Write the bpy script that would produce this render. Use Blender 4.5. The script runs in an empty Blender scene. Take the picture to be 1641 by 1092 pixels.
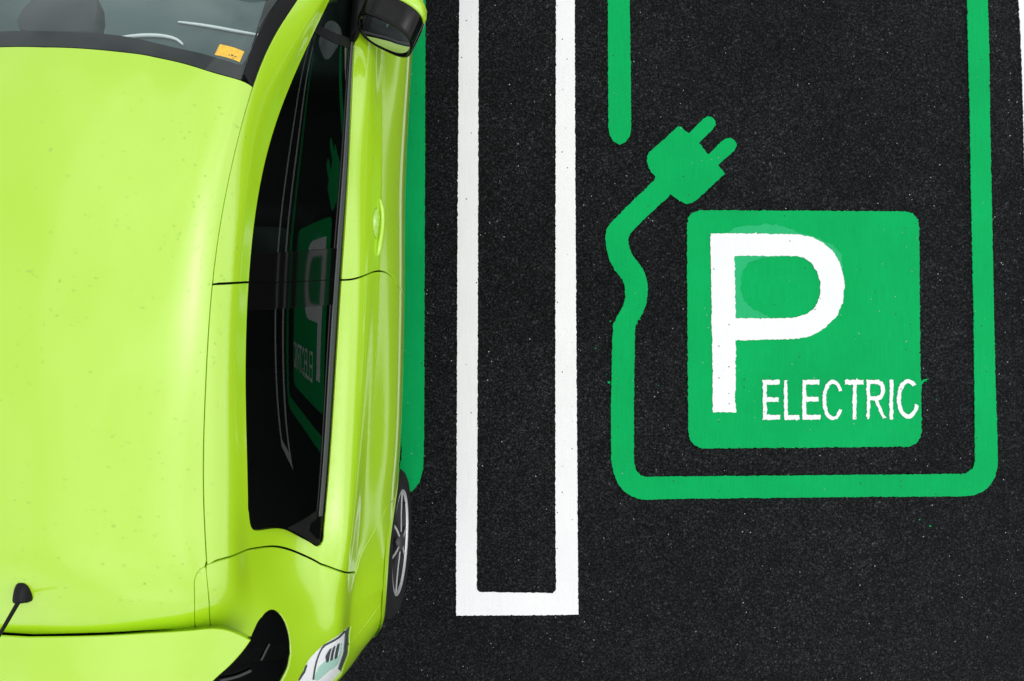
import bpy, bmesh, math, random
import numpy as np
from mathutils import Vector
from mathutils.geometry import delaunay_2d_cdt

random.seed(7)
rng = np.random.default_rng(11)
SC = bpy.context.scene
COL = SC.collection

# ------------------------------------------------------------------ camera, sky, sun, exposure
H = 3.30                       # height of the drone above the asphalt (m)
FPX = 1120.0                   # focal length in photograph pixels (1641 px wide)
CX, CY = 820.5, 546.0
cam_data = bpy.data.cameras.new("camera")
cam = bpy.data.objects.new("camera", cam_data)
COL.objects.link(cam)
cam_data.sensor_width = 36.0
cam_data.lens = 36.0 * FPX / 1641.0
cam_data.clip_start = 0.05
cam_data.clip_end = 2000.0
cam.location = (0, 0, H)
cam.rotation_euler = (0, 0, 0)
SC.camera = cam

SUN_EL, SUN_AZ = math.radians(64), math.radians(88)      # azimuth measured from +Y towards +X
world = bpy.data.worlds.new("World")
SC.world = world
world.use_nodes = True
wn, wl = world.node_tree.nodes, world.node_tree.links
wn.clear()
w_out = wn.new("ShaderNodeOutputWorld")
w_bg = wn.new("ShaderNodeBackground")
w_sky = wn.new("ShaderNodeTexSky")
w_sky.sky_type = 'NISHITA'
w_sky.sun_disc = False
w_sky.sun_elevation = SUN_EL
w_sky.sun_rotation = SUN_AZ
w_sky.air_density = 1.0
w_sky.dust_density = 6.0
w_sky.ozone_density = 1.0
w_hsv = wn.new("ShaderNodeHueSaturation")
w_hsv.inputs['Saturation'].default_value = 0.32
# thin, even cloud cover over the whole sky
w_tc = wn.new("ShaderNodeTexCoord")
w_no = wn.new("ShaderNodeTexNoise")
w_no.inputs['Scale'].default_value = 2.6
w_no.inputs['Detail'].default_value = 6.0
w_no.inputs['Roughness'].default_value = 0.55
w_rp = wn.new("ShaderNodeValToRGB")
w_rp.color_ramp.elements[0].position = 0.34
w_rp.color_ramp.elements[0].color = (0.66, 0.68, 0.71, 1)
w_rp.color_ramp.elements[1].position = 0.66
w_rp.color_ramp.elements[1].color = (1.3, 1.3, 1.3, 1)
w_mx = wn.new("ShaderNodeMix")
w_mx.data_type = 'RGBA'
w_mx.blend_type = 'MULTIPLY'
w_mx.inputs[0].default_value = 1.0
wl.new(w_sky.outputs[0], w_hsv.inputs['Color'])
wl.new(w_tc.outputs['Generated'], w_no.inputs['Vector'])
wl.new(w_no.outputs['Fac'], w_rp.inputs['Fac'])
w_deck = wn.new("ShaderNodeMix")          # high thin cloud deck that spreads the light
w_deck.data_type = 'RGBA'
w_deck.inputs[0].default_value = 0.74
w_deck.inputs[7].default_value = (5.1, 5.2, 5.3, 1)
wl.new(w_hsv.outputs['Color'], w_deck.inputs[6])
wl.new(w_deck.outputs[2], w_mx.inputs[6])
wl.new(w_rp.outputs['Color'], w_mx.inputs[7])
wl.new(w_mx.outputs[2], w_bg.inputs['Color'])
wl.new(w_bg.outputs[0], w_out.inputs['Surface'])
w_bg.inputs['Strength'].default_value = 0.15

sun_d = bpy.data.lights.new("sun", 'SUN')
sun_d.energy = 0.5
sun_d.angle = math.radians(112)
sun_d.color = (1.0, 0.97, 0.93)
sun = bpy.data.objects.new("sun", sun_d)
COL.objects.link(sun)
sdir = Vector((math.cos(SUN_EL) * math.sin(SUN_AZ), math.cos(SUN_EL) * math.cos(SUN_AZ), math.sin(SUN_EL)))
sun.rotation_euler = sdir.to_track_quat('Z', 'Y').to_euler()
sun.location = (3, 2, 8)

SC.view_settings.view_transform = 'Standard'
SC.view_settings.look = 'None'
SC.view_settings.exposure = 0.51
SC.view_settings.gamma = 1.0
SC.view_settings.use_curve_mapping = False
SC.render.engine = 'CYCLES'
SC.cycles.max_bounces = 10
SC.cycles.transparent_max_bounces = 12
SC.cycles.caustics_reflective = False
SC.cycles.caustics_refractive = False


# ------------------------------------------------------------------ helpers: projection and linking
def W(px, py, z):
    """photograph pixel at height z -> metres (x right, y up in the picture)"""
    return ((px - CX) / FPX * (H - z), (CY - py) / FPX * (H - z), z)


YAW = math.radians(-1.2)
CAR_X, CAR_Y = -1.253, 0.0
cyaw, syaw = math.cos(YAW), math.sin(YAW)


def to_local(p):
    x, y = p[0] - CAR_X, p[1] - CAR_Y
    return (x * cyaw + y * syaw, -x * syaw + y * cyaw, p[2])


def to_world(a):
    a = np.asarray(a, float)
    x, y = a[..., 0], a[..., 1]
    return np.stack([x * cyaw - y * syaw + CAR_X, x * syaw + y * cyaw + CAR_Y, a[..., 2]], -1)


def L(px, py, z):
    return to_local(W(px, py, z))


def project(a):
    w = to_world(a)
    k = FPX / (H - w[..., 2])
    return np.stack([CX + w[..., 0] * k, CY - w[..., 1] * k], -1)


def link(name, me, mat=None, parent=None, smooth=True):
    o = bpy.data.objects.new(name, me)
    COL.objects.link(o)
    if mat is not None and not me.materials:
        me.materials.append(mat)
    if parent is not None:
        o.parent = parent
    if smooth and me.polygons:
        me.polygons.foreach_set("use_smooth", [True] * len(me.polygons))
    return o


def mesh_from(name, verts, faces):
    me = bpy.data.meshes.new(name)
    me.from_pydata([tuple(map(float, v)) for v in verts], [], [tuple(int(i) for i in f) for f in faces])
    me.update()
    return me


def from_bm(name, bm, mat, parent=None, smooth=True):
    me = bpy.data.meshes.new(name)
    bm.normal_update()
    bm.to_mesh(me)
    bm.free()
    return link(name, me, mat, parent, smooth)


def empty(name, loc=(0, 0, 0), rz=0.0):
    o = bpy.data.objects.new(name, None)
    o.empty_display_size = 0.1
    o.location = loc
    o.rotation_euler = (0, 0, rz)
    COL.objects.link(o)
    return o


def tag(o, label=None, cat=None, group=None, kind=None):
    if label: o['label'] = label
    if cat: o['category'] = cat
    if group: o['group'] = group
    if kind: o['kind'] = kind
    return o


# ------------------------------------------------------------------ materials
def new_mat(name):
    m = bpy.data.materials.new(name)
    m.use_nodes = True
    nt = m.node_tree
    return m, nt.nodes, nt.links, nt.nodes.get('Principled BSDF')


def noise(n, l, scale, detail=4, rough=0.5, coord=None):
    t = n.new("ShaderNodeTexNoise")
    t.inputs['Scale'].default_value = scale
    t.inputs['Detail'].default_value = detail
    t.inputs['Roughness'].default_value = rough
    if coord: l.new(coord, t.inputs['Vector'])
    return t


def ramp(n, l, src, stops):
    r = n.new("ShaderNodeValToRGB")
    els = r.color_ramp.elements
    while len(els) < len(stops): els.new(0.5)
    for e, (p, c) in zip(els, stops):
        e.position = p
        e.color = (c, c, c, 1) if isinstance(c, (int, float)) else (*c, 1)
    l.new(src, r.inputs['Fac'])
    return r


def mixc(n, l, fac, a, b, mode='MIX'):
    m = n.new("ShaderNodeMix")
    m.data_type = 'RGBA'
    m.blend_type = mode
    for sock, v in ((m.inputs[0], fac), (m.inputs[6], a), (m.inputs[7], b)):
        if hasattr(v, 'is_linked'): l.new(v, sock)
        elif isinstance(v, (int, float)): sock.default_value = v
        else: sock.default_value = (*v, 1)
    return m.outputs[2]


def simple(name, col, rough=0.5, metal=0.0, coat=0.0, spec=0.5, grain=0.0):
    m, n, l, p = new_mat(name)
    p.inputs['Base Color'].default_value = (*col, 1)
    p.inputs['Roughness'].default_value = rough
    p.inputs['Metallic'].default_value = metal
    p.inputs['Coat Weight'].default_value = coat
    p.inputs['Coat Roughness'].default_value = 0.04
    p.inputs['Specular IOR Level'].default_value = spec
    if grain:
        tc = n.new("ShaderNodeTexCoord")
        t = noise(n, l, 260, 4, 0.6, tc.outputs['Object'])
        b = n.new("ShaderNodeBump")
        b.inputs['Strength'].default_value = grain
        b.inputs['Distance'].default_value = 0.001
        l.new(t.outputs['Fac'], b.inputs['Height'])
        l.new(b.outputs[0], p.inputs['Normal'])
    return m


def mat_asphalt():
    m, n, l, p = new_mat("asphalt")
    tc = n.new("ShaderNodeTexCoord")
    co = tc.outputs['Object']
    big = noise(n, l, 0.9, 5, 0.55, co)
    mid = noise(n, l, 9, 4, 0.6, co)
    warp = noise(n, l, 70, 2, 0.5, co)
    wv = n.new("ShaderNodeMix"); wv.data_type = 'VECTOR'
    wv.inputs[0].default_value = 0.012
    l.new(co, wv.inputs[4]); l.new(warp.outputs['Color'], wv.inputs[5])
    vo = n.new("ShaderNodeTexVoronoi")
    vo.inputs['Scale'].default_value = 100
    vo.inputs['Randomness'].default_value = 1.0
    l.new(wv.outputs[1], vo.inputs['Vector'])
    fine = noise(n, l, 330, 3, 0.65, co)
    lump = noise(n, l, 118, 3, 0.6, wv.outputs[1])
    # binder and aggregate colours: black bitumen pits, grey stone tops
    base = mixc(n, l, ramp(n, l, lump.outputs['Fac'], [(0.34, 0.0), (0.68, 1.0)]).outputs['Color'],
                (0.0062, 0.0068, 0.0073), (0.0345, 0.0375, 0.0400))
    sep = n.new("ShaderNodeSeparateColor")
    l.new(vo.outputs['Color'], sep.inputs['Color'])
    stone = ramp(n, l, sep.outputs[0], [(0.0, 0.58), (0.70, 1.0), (0.96, 1.35), (1.0, 2.6)])
    base = mixc(n, l, 1.0, base, stone.outputs['Color'], 'MULTIPLY')
    joint = ramp(n, l, vo.outputs['Distance'], [(0.25, 1.15), (0.62, 0.35)])
    base = mixc(n, l, 1.0, base, joint.outputs['Color'], 'MULTIPLY')
    patch = ramp(n, l, big.outputs['Fac'], [(0.3, 0.72), (0.7, 1.30)])
    base = mixc(n, l, 1.0, base, patch.outputs['Color'], 'MULTIPLY')
    patch2 = ramp(n, l, mid.outputs['Fac'], [(0.3, 0.80), (0.7, 1.22)])
    base = mixc(n, l, 1.0, base, patch2.outputs['Color'], 'MULTIPLY')
    l.new(base, p.inputs['Base Color'])
    p.inputs['Roughness'].default_value = 0.58
    p.inputs['Specular IOR Level'].default_value = 0.07
    hmix = n.new("ShaderNodeMath"); hmix.operation = 'MULTIPLY_ADD'
    l.new(vo.outputs['Distance'], hmix.inputs[0])
    hmix.inputs[1].default_value = -0.9
    l.new(fine.outputs['Fac'], hmix.inputs[2])
    b = n.new("ShaderNodeBump")
    b.inputs['Strength'].default_value = 1.0
    b.inputs['Distance'].default_value = 0.008
    l.new(hmix.outputs[0], b.inputs['Height'])
    l.new(b.outputs[0], p.inputs['Normal'])
    return m


def mat_road_paint(name, col, var, wear, streak=0.0, specks=True):
    """thick road paint: slight tone drift, brush / roller streaks, pin-holes that show the asphalt"""
    m, n, l, p = new_mat(name)
    tc = n.new("ShaderNodeTexCoord")
    co = tc.outputs['Object']
    big = noise(n, l, 2.2, 5, 0.6, co)
    base = mixc(n, l, ramp(n, l, big.outputs['Fac'], [(0.3, 0.0), (0.7, 1.0)]).outputs['Color'], col, var)
    mp = n.new("ShaderNodeMapping")
    mp.inputs['Scale'].default_value = (160, 7, 1)
    l.new(co, mp.inputs['Vector'])
    st = noise(n, l, 1.0, 3, 0.6, mp.outputs['Vector'])
    sv = ramp(n, l, st.outputs['Fac'], [(0.25, 1.0 - streak), (0.6, 1.0)])
    base = mixc(n, l, 1.0, base, sv.outputs['Color'], 'MULTIPLY')
    grit = noise(n, l, 300, 3, 0.6, co)
    gv = ramp(n, l, grit.outputs['Fac'], [(0.25, 0.86), (0.55, 1.0)])
    base = mixc(n, l, 1.0, base, gv.outputs['Color'], 'MULTIPLY')
    if specks:
        vo = n.new("ShaderNodeTexVoronoi")
        vo.inputs['Scale'].default_value = 42
        l.new(co, vo.inputs['Vector'])
        sep = n.new("ShaderNodeSeparateColor")
        l.new(vo.outputs['Color'], sep.inputs['Color'])
        pick = n.new("ShaderNodeMath"); pick.operation = 'GREATER_THAN'
        l.new(sep.outputs[0], pick.inputs[0]); pick.inputs[1].default_value = 1.0 - wear
        near = n.new("ShaderNodeMath"); near.operation = 'LESS_THAN'
        l.new(vo.outputs['Distance'], near.inputs[0]); near.inputs[1].default_value = 0.13
        both = n.new("ShaderNodeMath"); both.operation = 'MULTIPLY'
        l.new(pick.outputs[0], both.inputs[0]); l.new(near.outputs[0], both.inputs[1])
        base = mixc(n, l, both.outputs[0], base, (0.03, 0.032, 0.034))
    l.new(base, p.inputs['Base Color'])
    p.inputs['Roughness'].default_value = 0.8
    p.inputs['Specular IOR Level'].default_value = 0.08
    b = n.new("ShaderNodeBump")
    b.inputs['Strength'].default_value = 0.5
    b.inputs['Distance'].default_value = 0.0012
    l.new(grit.outputs['Fac'], b.inputs['Height'])
    l.new(b.outputs[0], p.inputs['Normal'])
    return m


def mat_car_paint():
    m, n, l, p = new_mat("lime_lacquer")
    tc = n.new("ShaderNodeTexCoord")
    t = noise(n, l, 3.0, 3, 0.5, tc.outputs['Object'])
    base = mixc(n, l, t.outputs['Fac'], (0.352, 0.606, 0.006), (0.366, 0.626, 0.008))
    l.new(base, p.inputs['Base Color'])
    p.inputs['Roughness'].default_value = 0.38
    p.inputs['Specular IOR Level'].default_value = 0.4
    p.inputs['Coat Weight'].default_value = 1.0
    p.inputs['Coat Roughness'].default_value = 0.10
    p.inputs['Coat IOR'].default_value = 1.76
    # faint orange-peel in the lacquer
    o = noise(n, l, 55, 2, 0.5, tc.outputs['Object'])
    b = n.new("ShaderNodeBump")
    b.inputs['Strength'].default_value = 0.05
    b.inputs['Distance'].default_value = 0.001
    l.new(o.outputs['Fac'], b.inputs['Height'])
    l.new(b.outputs[0], p.inputs['Coat Normal'])
    return m


def mat_glass(name, tint, ior):
    """a single tinted pane: Fresnel mirror over a see-through dark tint"""
    m, n, l, p = new_mat(name)
    n.remove(p)
    out = n.get('Material Output')
    tr = n.new("ShaderNodeBsdfTransparent"); tr.inputs['Color'].default_value = (*tint, 1)
    gl = n.new("ShaderNodeBsdfGlossy"); gl.inputs['Roughness'].default_value = 0.01
    gl.inputs['Color'].default_value = (0.93, 1.0, 0.98, 1)
    fr = n.new("ShaderNodeFresnel")
    ge = n.new("ShaderNodeNewGeometry")
    io = n.new("ShaderNodeMapRange")            # a thin pane mirrors alike from both faces
    io.inputs['To Min'].default_value = ior; io.inputs['To Max'].default_value = 1.0 / ior
    l.new(ge.outputs['Backfacing'], io.inputs['Value']); l.new(io.outputs[0], fr.inputs['IOR'])
    mx = n.new("ShaderNodeMixShader")
    l.new(fr.outputs[0], mx.inputs[0]); l.new(tr.outputs[0], mx.inputs[1]); l.new(gl.outputs[0], mx.inputs[2])
    l.new(mx.outputs[0], out.inputs['Surface'])
    return m


def mat_water():
    m = mat_glass("rain_water", (0.885, 0.92, 0.82), 1.45)
    return m


def mat_sticker():
    m, n, l, p = new_mat("orange_sticker")
    tc = n.new("ShaderNodeTexCoord")
    t = noise(n, l, 90, 3, 0.6, tc.outputs['Object'])
    base = mixc(n, l, ramp(n, l, t.outputs['Fac'], [(0.3, 0.0), (0.6, 1.0)]).outputs['Color'],
                (0.60, 0.36, 0.06), (0.78, 0.47, 0.035))
    l.new(base, p.inputs['Base Color'])
    p.inputs['Roughness'].default_value = 0.5
    return m


M_ASPHALT = mat_asphalt()
M_WHITE = mat_road_paint("white_road_paint", (0.80, 0.80, 0.80), (0.74, 0.745, 0.75), 0.10, 0.05)
M_GREEN = mat_road_paint("green_road_paint", (0.0016, 0.385, 0.099), (0.0009, 0.325, 0.081), 0.06, 0.11)
M_GREEN_PATCH = mat_road_paint("pale_green_road_paint", (0.026, 0.42, 0.158), (0.019, 0.39, 0.138), 0.0, 0.10, False)
M_PAINT = mat_car_paint()
M_BLACK = simple("satin_black_plastic", (0.006, 0.006, 0.0065), 0.45, spec=0.18, grain=0.25)
M_GLOSSBLACK = simple("gloss_black", (0.0022, 0.0022, 0.0023), 0.05, spec=0.22)
M_MATTE = simple("matte_black", (0.006, 0.006, 0.006), 0.9, spec=0.1)
M_RUBBER = simple("tyre_rubber", (0.010, 0.010, 0.011), 0.7, spec=0.2, grain=0.5)
M_TRIM = simple("grey_rubber_trim", (0.055, 0.06, 0.064), 0.5, grain=0.3)
M_GLASS = mat_glass("side_glass", (0.13, 0.17, 0.15), 1.40)
M_PRIV = mat_glass("rear_glass", (0.09, 0.11, 0.10), 1.50)
M_SCREEN = mat_glass("screen_glass", (0.86, 0.93, 0.92), 1.60)
M_FRIT = simple("ceramic_band", (0.006, 0.0065, 0.007), 0.6, spec=0.15)
M_ALLOY = simple("machined_alloy", (0.72, 0.72, 0.73), 0.35, 0.55)
M_SPOKE = simple("spoke_alloy", (0.55, 0.56, 0.56), 0.4, 0.45)
M_RIMDARK = simple("dark_barrel", (0.012, 0.012, 0.013), 0.6)
M_DARKALLOY = simple("dark_alloy", (0.04, 0.04, 0.042), 0.45, 0.3)
M_STEEL = simple("brake_steel", (0.05, 0.048, 0.045), 0.6, 0.6)
M_SEAT = simple("seat_cloth", (0.035, 0.037, 0.04), 0.85, grain=0.4)
M_SEATLIGHT = simple("pale_seat_cloth", (0.22, 0.23, 0.235), 0.85, grain=0.4)
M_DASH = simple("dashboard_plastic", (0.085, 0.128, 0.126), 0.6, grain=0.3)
M_SENSOR = simple("grey_sensor_cover", (0.022, 0.026, 0.026), 0.6)
M_CHROME = simple("mirror_silver", (0.50, 0.52, 0.52), 0.02, 1.0)
M_LAMPSHELL = simple("lamp_chrome", (0.86, 0.88, 0.88), 0.16, 1.0)
M_LAMPWHITE = simple("lamp_white", (0.93, 0.94, 0.94), 0.3)
M_LAMPGREEN = simple("lamp_pale_green", (0.45, 0.72, 0.60), 0.25)
M_LAMPDARK = simple("lamp_grey", (0.05, 0.065, 0.062), 0.3)
M_LENS = mat_glass("lamp_lens", (0.985, 0.99, 0.99), 1.5)
M_WATER = mat_water()
M_STICKER = mat_sticker()
M_GRIT = simple("pale_grit", (0.42, 0.44, 0.45), 0.7)

# ------------------------------------------------------------------ ground
gm = mesh_from("ground", [(-600, -600, 0), (600, -600, 0), (600, 600, 0), (-600, 600, 0)], [(0, 1, 2, 3)])
ground = link("ground", gm, M_ASPHALT, smooth=False)
tag(ground, "dark grey asphalt car park surface", kind="structure")


# ------------------------------------------------------------------ painted markings: thin raised solids with ragged edges
def jitter_loop(pts, step=0.007, amp=0.0016, rough=1.0):
    out = []
    n = len(pts)
    for i in range(n):
        a, b = np.array(pts[i][:2]), np.array(pts[(i + 1) % n][:2])
        d = b - a
        ln = np.hypot(*d)
        if ln < 1e-6: continue
        k = max(1, int(ln / step)) if ln < 6 else 600
        nrm = np.array([-d[1], d[0]]) / ln
        off = rng.normal(0, amp, k)
        off = off + 0.5 * np.roll(off, 1)
        spur = rng.random(k) < 0.03 * rough
        off[spur] += rng.normal(0, amp * 2.2, spur.sum())
        for j in range(k):
            q = a + d * (j / k) + nrm * off[j]
            out.append((q[0], q[1]))
    return out


def inside(poly, pts):
    poly = np.asarray(poly)
    x, y = pts[:, 0], pts[:, 1]
    res = np.zeros(len(pts), bool)
    xj, yj = poly[-1]
    for xi, yi in poly:
        c = ((yi > y) != (yj > y))
        with np.errstate(divide='ignore', invalid='ignore'):
            xx = (xj - xi) * (y - yi) / (yj - yi) + xi
        res ^= c & (x < xx)
        xj, yj = xi, yi
    return res


def cdt(loops, extra=None):
    """constrained triangulation of a polygon (first loop) with holes (others) and loose interior points"""
    vs, es = [], []
    for lp in loops:
        b = len(vs)
        vs += [Vector((float(p[0]), float(p[1]))) for p in lp]
        es += [(b + i, b + (i + 1) % len(lp)) for i in range(len(lp))]
    nb = len(vs)
    if extra is not None and len(extra):
        vs += [Vector((float(p[0]), float(p[1]))) for p in extra]
    ov, oe, of, orig, _, _ = delaunay_2d_cdt(vs, es, [], 0, 1e-7)
    ov = np.array([(v.x, v.y) for v in ov])
    of = np.array([f for f in of if len(f) == 3])
    cen = ov[of].mean(1)
    keep = inside(loops[0], cen)
    for h in loops[1:]:
        keep &= ~inside(h, cen)
    return ov, of[keep], orig


def paint_shape(name, px_loops, mat, z0, z1, parent=None, amp=0.0008, step=0.0055):
    loops = []
    for lp in px_loops:
        loops.append(jitter_loop([W(x, y, z1) for x, y in lp], step, amp))
    ov, of, _ = cdt(loops)
    vs = [(x, y, z1) for x, y in ov]
    fs = []
    for f in of:
        a, b, c = (ov[i] for i in f)
        cr = (b[0] - a[0]) * (c[1] - a[1]) - (b[1] - a[1]) * (c[0] - a[0])
        fs.append(tuple(f) if cr > 0 else tuple(f[::-1]))
    # side walls
    edges = {}
    for f in fs:
        for i in range(3):
            e = (f[i], f[(i + 1) % 3])
            edges[e] = 1
    base = len(vs)
    low = {}
    for (i, j) in list(edges):
        if (j, i) in edges: continue
        for q in (i, j):
            if q not in low:
                low[q] = len(vs)
                vs.append((vs[q][0], vs[q][1], z0))
        fs.append((j, i, low[i], low[j]))
    return link(name, mesh_from(name, vs, fs), mat, parent, smooth=False)


def arc(cx, cy, rx, ry, a0, a1, n=16):
    return [(cx + rx * math.cos(math.radians(a0 + (a1 - a0) * i / n)),
             cy - ry * math.sin(math.radians(a0 + (a1 - a0) * i / n))) for i in range(n + 1)]


ZB, ZT = 0.0005, 0.004
TOP = -1500     # the lines run on past the upper edge of the picture
white_u = paint_shape("bay_line", [[(744, TOP), (736, -60), (736, 0), (734, 250), (733, 400), (732, 700), (731, 900), (731, 987),
                                   (840, 986.5), (927, 985), (926.5, 940), (926, 880), (924, 600), (922, 300), (921, 0), (921, -60), (913, TOP),
                                   (884, TOP), (891, -60), (891, 0), (890, 500), (890, 800), (891, 945), (886, 951), (830, 950),
                                   (768, 949), (764, 945), (764, 880), (765, 700), (766, 400), (767, 0), (767, -60), (774, TOP)]],
                      M_WHITE, ZB, ZT)
tag(white_u, "long white painted U of lines beside the lime green car", "road marking", "white dividers between the bays")
white_r = paint_shape("bay_line", [[(1610, TOP), (1630, -60), (1632.5, 0), (1635.5, 50), (1637.5, 100), (1640, 180), (1643, 300), (1646, 500),
                                   (1646, 987), (1842, 985), (1839, 500), (1826, 0), (1790, TOP),
                                   (1760, TOP), (1796, 0), (1806, 500), (1808, 951), (1679, 950), (1675, 500), (1664, 0), (1641, TOP)]],
                      M_WHITE, ZB, ZT)
tag(white_r, "white painted line just entering at the top right edge of the photo", "road marking", "white dividers between the bays")

# right-hand charging bay: cable that starts as a plug and runs round the bay
cable_px = [(1548, TOP), (1550, -60), (1550, 0), (1552, 100), (1554.5, 200), (1556, 300), (1560, 480), (1562, 640), (1562.5, 741), (1559, 751), (1547, 759.5),
            (1470, 760.5), (1400, 761), (1260, 762.5), (1120, 763.5), (1035, 764.5), (1025, 761), (1018.5, 752), (1016, 740), (1016, 620),
            (1017, 560), (1018, 523), (1022, 515), (1030, 503), (1036.5, 485), (1038.5, 465), (1037, 452), (1033, 437), (1026, 425), (1014, 410),
            (1008, 396), (1006.5, 385), (1010, 375), (1024, 360), (1043, 341), (1060, 325.5), (1070, 318), (1074, 311.5),
            (1081, 316), (1090, 323), (1100, 327), (1110, 325), (1119, 318.5), (1150, 289.5), (1162, 278.5), (1155, 270), (1151, 264.5),
            (1163, 254), (1178, 241), (1180.5, 232), (1177, 225), (1171, 221.3), (1163, 222.5), (1155, 228), (1137, 246.5), (1134, 247),
            (1127, 238), (1120, 229.5), (1140, 210), (1147, 201), (1146, 194), (1141, 188.5), (1135, 186.5), (1128, 190), (1105, 213), (1102.5, 213.5),
            (1090, 202.5), (1086, 203), (1066, 222), (1041, 243.5), (1037.5, 250), (1037, 259), (1040, 270), (1045, 278), (1050.5, 283), (1049, 288),
            (1030, 307), (1005, 331), (980, 356), (973, 365), (970, 378), (971, 395), (977, 418), (985, 433), (997.5, 448), (1001.5, 460), (1002, 475),
            (999, 490), (990, 506), (982.5, 520), (981, 560), (980, 610), (979, 660), (979.5, 735), (983, 758), (990, 775), (1000, 787.5),
            (1012, 796), (1028, 801), (1110, 799.5), (1250, 798), (1400, 796.5), (1540, 796), (1560, 794), (1575, 788), (1586, 779), (1594, 766), (1598.5, 750),
            (1599, 735), (1598, 690), (1595, 600), (1591, 400), (1587, 200), (1586, 100), (1583, 0), (1583, -60), (1578, TOP)]
cable = paint_shape("cable_marking", [cable_px], M_GREEN, ZB, ZT)
tag(cable, "green painted cable with a two pin plug looping round the empty bay", "road marking")
stub = paint_shape("cable_marking", [[(972, TOP), (974, -60), (974, 0), (974.5, 120), (975, 205), (977, 217), (983, 227), (992.5, 232), (1002, 228.5), (1009, 219),
                                      (1011.5, 205), (1011, 120), (1009, 0), (1008, -60), (1006, TOP)]], M_GREEN, ZB, ZT)
tag(stub, "straight green painted line with a rounded end above the plug", "road marking")
# left-hand bay, mostly under the car
left_bay = paint_shape("cable_marking", [[(648, TOP), (646, 0), (645, 300), (643, 735), (640, 750), (628, 758), (120, 762), (107, 756), (103, 740), (100, 300), (90, TOP),
                                          (55, TOP), (64, 300), (67, 745), (75, 775), (95, 793), (125, 798), (630, 797), (650, 794), (662, 786), (672, 774), (678, 752),
                                          (679.5, 700), (680, 500), (681, 250), (682, 0), (684, TOP)]], M_GREEN, ZB, ZT)
tag(left_bay, "green painted line running along and under the lime green car", "road marking")

# the square parking sign painted on the ground
sign = empty("parking_symbol", W(1288, 528, 0))
tag(sign, "green square painted on the asphalt with a white letter P and ELECTRIC", "parking symbol")


def sign_part(name, loops, mat, z0, z1, amp, step):
    o = paint_shape(name, loops, mat, z0, z1, None, amp, step)
    o.parent = sign
    o.location = -Vector(sign.location)
    return o


sign_part("panel", [[(1101, 362), (1103, 350), (1110, 341), (1122, 337.3), (1300, 338), (1450, 339), (1463, 342), (1471, 352), (1473, 365), (1474, 480),
                     (1475, 590), (1476, 611), (1481, 608), (1489, 607), (1481, 612), (1477, 617), (1476, 640), (1477, 690), (1475, 700), (1468, 711), (1456, 716), (1270, 718), (1125, 719), (1113, 714), (1105, 704),
                     (1103, 690), (1102, 560), (1101.5, 500)]], M_GREEN, ZB, ZT, 0.0010, 0.0055)
sign_part("paint_patch", [[(1168, 371), (1178, 365), (1200, 361), (1236, 360.5), (1260, 365), (1280, 373), (1312, 382), (1334, 393), (1347, 407), (1351, 428), (1345, 445),
                           (1330, 440), (1318, 428), (1300, 415), (1270, 411), (1220, 413), (1200, 421), (1189, 436), (1186, 462), (1192, 482), (1208, 496), (1232, 507), (1228, 512),
                           (1174, 512), (1172, 440)]], M_GREEN_PATCH, ZT + 0.0002, 0.0056, 0.002, 0.01)
P_out = [(1138.5, 374.5), (1200, 374.5), (1280, 376), (1300, 380), (1320, 390), (1336, 404), (1347, 423), (1352.5, 445), (1353.5, 460), (1350.5, 485), (1341, 507),
         (1322, 526), (1300, 539), (1275, 543.5), (1230, 544.5), (1179, 546), (1179, 600), (1178, 640), (1180, 661), (1142, 661), (1142, 590), (1140, 470)]
P_in = [(1177, 410), (1275, 410.5), (1288, 413), (1300, 421), (1310, 437), (1315, 455), (1314, 475), (1307, 492), (1293, 504), (1270, 510), (1179, 510.5)]
sign_part("letter", [P_out, P_in], M_WHITE, ZT + 0.0004, 0.0078, 0.0011, 0.0055)


def bar_e(x0, x1, xs, y0, y1, ym):
    return [[(x0, y0), (x1 - 1, y0), (x1 - 1, y0 + 7.5), (x0 + xs, y0 + 7.5), (x0 + xs, ym - 3.5), (x1 - 2, ym - 3.5), (x1 - 2, ym + 3.5),
             (x0 + xs, ym + 3.5), (x0 + xs, y1 - 8), (x1 + 1, y1 - 8), (x1, y1), (x0, y1)]]


letters = [
    bar_e(1222.5, 1250, 6.2, 609, 673, 640.5),
    [[(1256.5, 610), (1258, 613), (1256.5, 616), (1257, 673), (1281, 673), (1281, 665.5), (1262.5, 665.5), (1262, 616), (1261, 613), (1262.5, 610)]],
    bar_e(1286, 1314, 5.8, 609, 673, 640),
    [arc(1335, 641.5, 17, 32.5, 28, 332, 22) + arc(1335, 641.5, 11, 26.5, 328, 32, 20)],
    [[(1354, 609), (1384, 609), (1384, 616.5), (1372.5, 616.5), (1372.5, 672.5), (1366.5, 672.5), (1367, 616.5), (1354, 616.5)]],
    [[(1388.5, 609), (1408, 609), (1414, 612), (1418, 620), (1418, 631), (1413.5, 639), (1407, 642.5), (1412, 652), (1416, 664), (1421, 670.5), (1415, 671),
      (1410, 661), (1402, 643), (1394.5, 642), (1394, 666), (1392.5, 671), (1389, 671.5), (1389.5, 640)],
     [(1394.5, 615.5), (1406, 615.5), (1411, 619), (1412.5, 626), (1410, 633), (1404, 635.5), (1394.5, 635.5)]],
    [[(1426, 609), (1431.5, 609), (1431, 640), (1431.5, 672), (1425.5, 672), (1426, 640)]],
    [arc(1455.5, 639.5, 18, 31.5, 46, 338, 22) + [(1467, 648)] + arc(1455.5, 639.5, 12, 25, 332, 50, 20)],
]
for lp in letters:
    sign_part("letter", lp, M_WHITE, ZT + 0.0004, 0.0072, 0.0011, 0.006)

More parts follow.
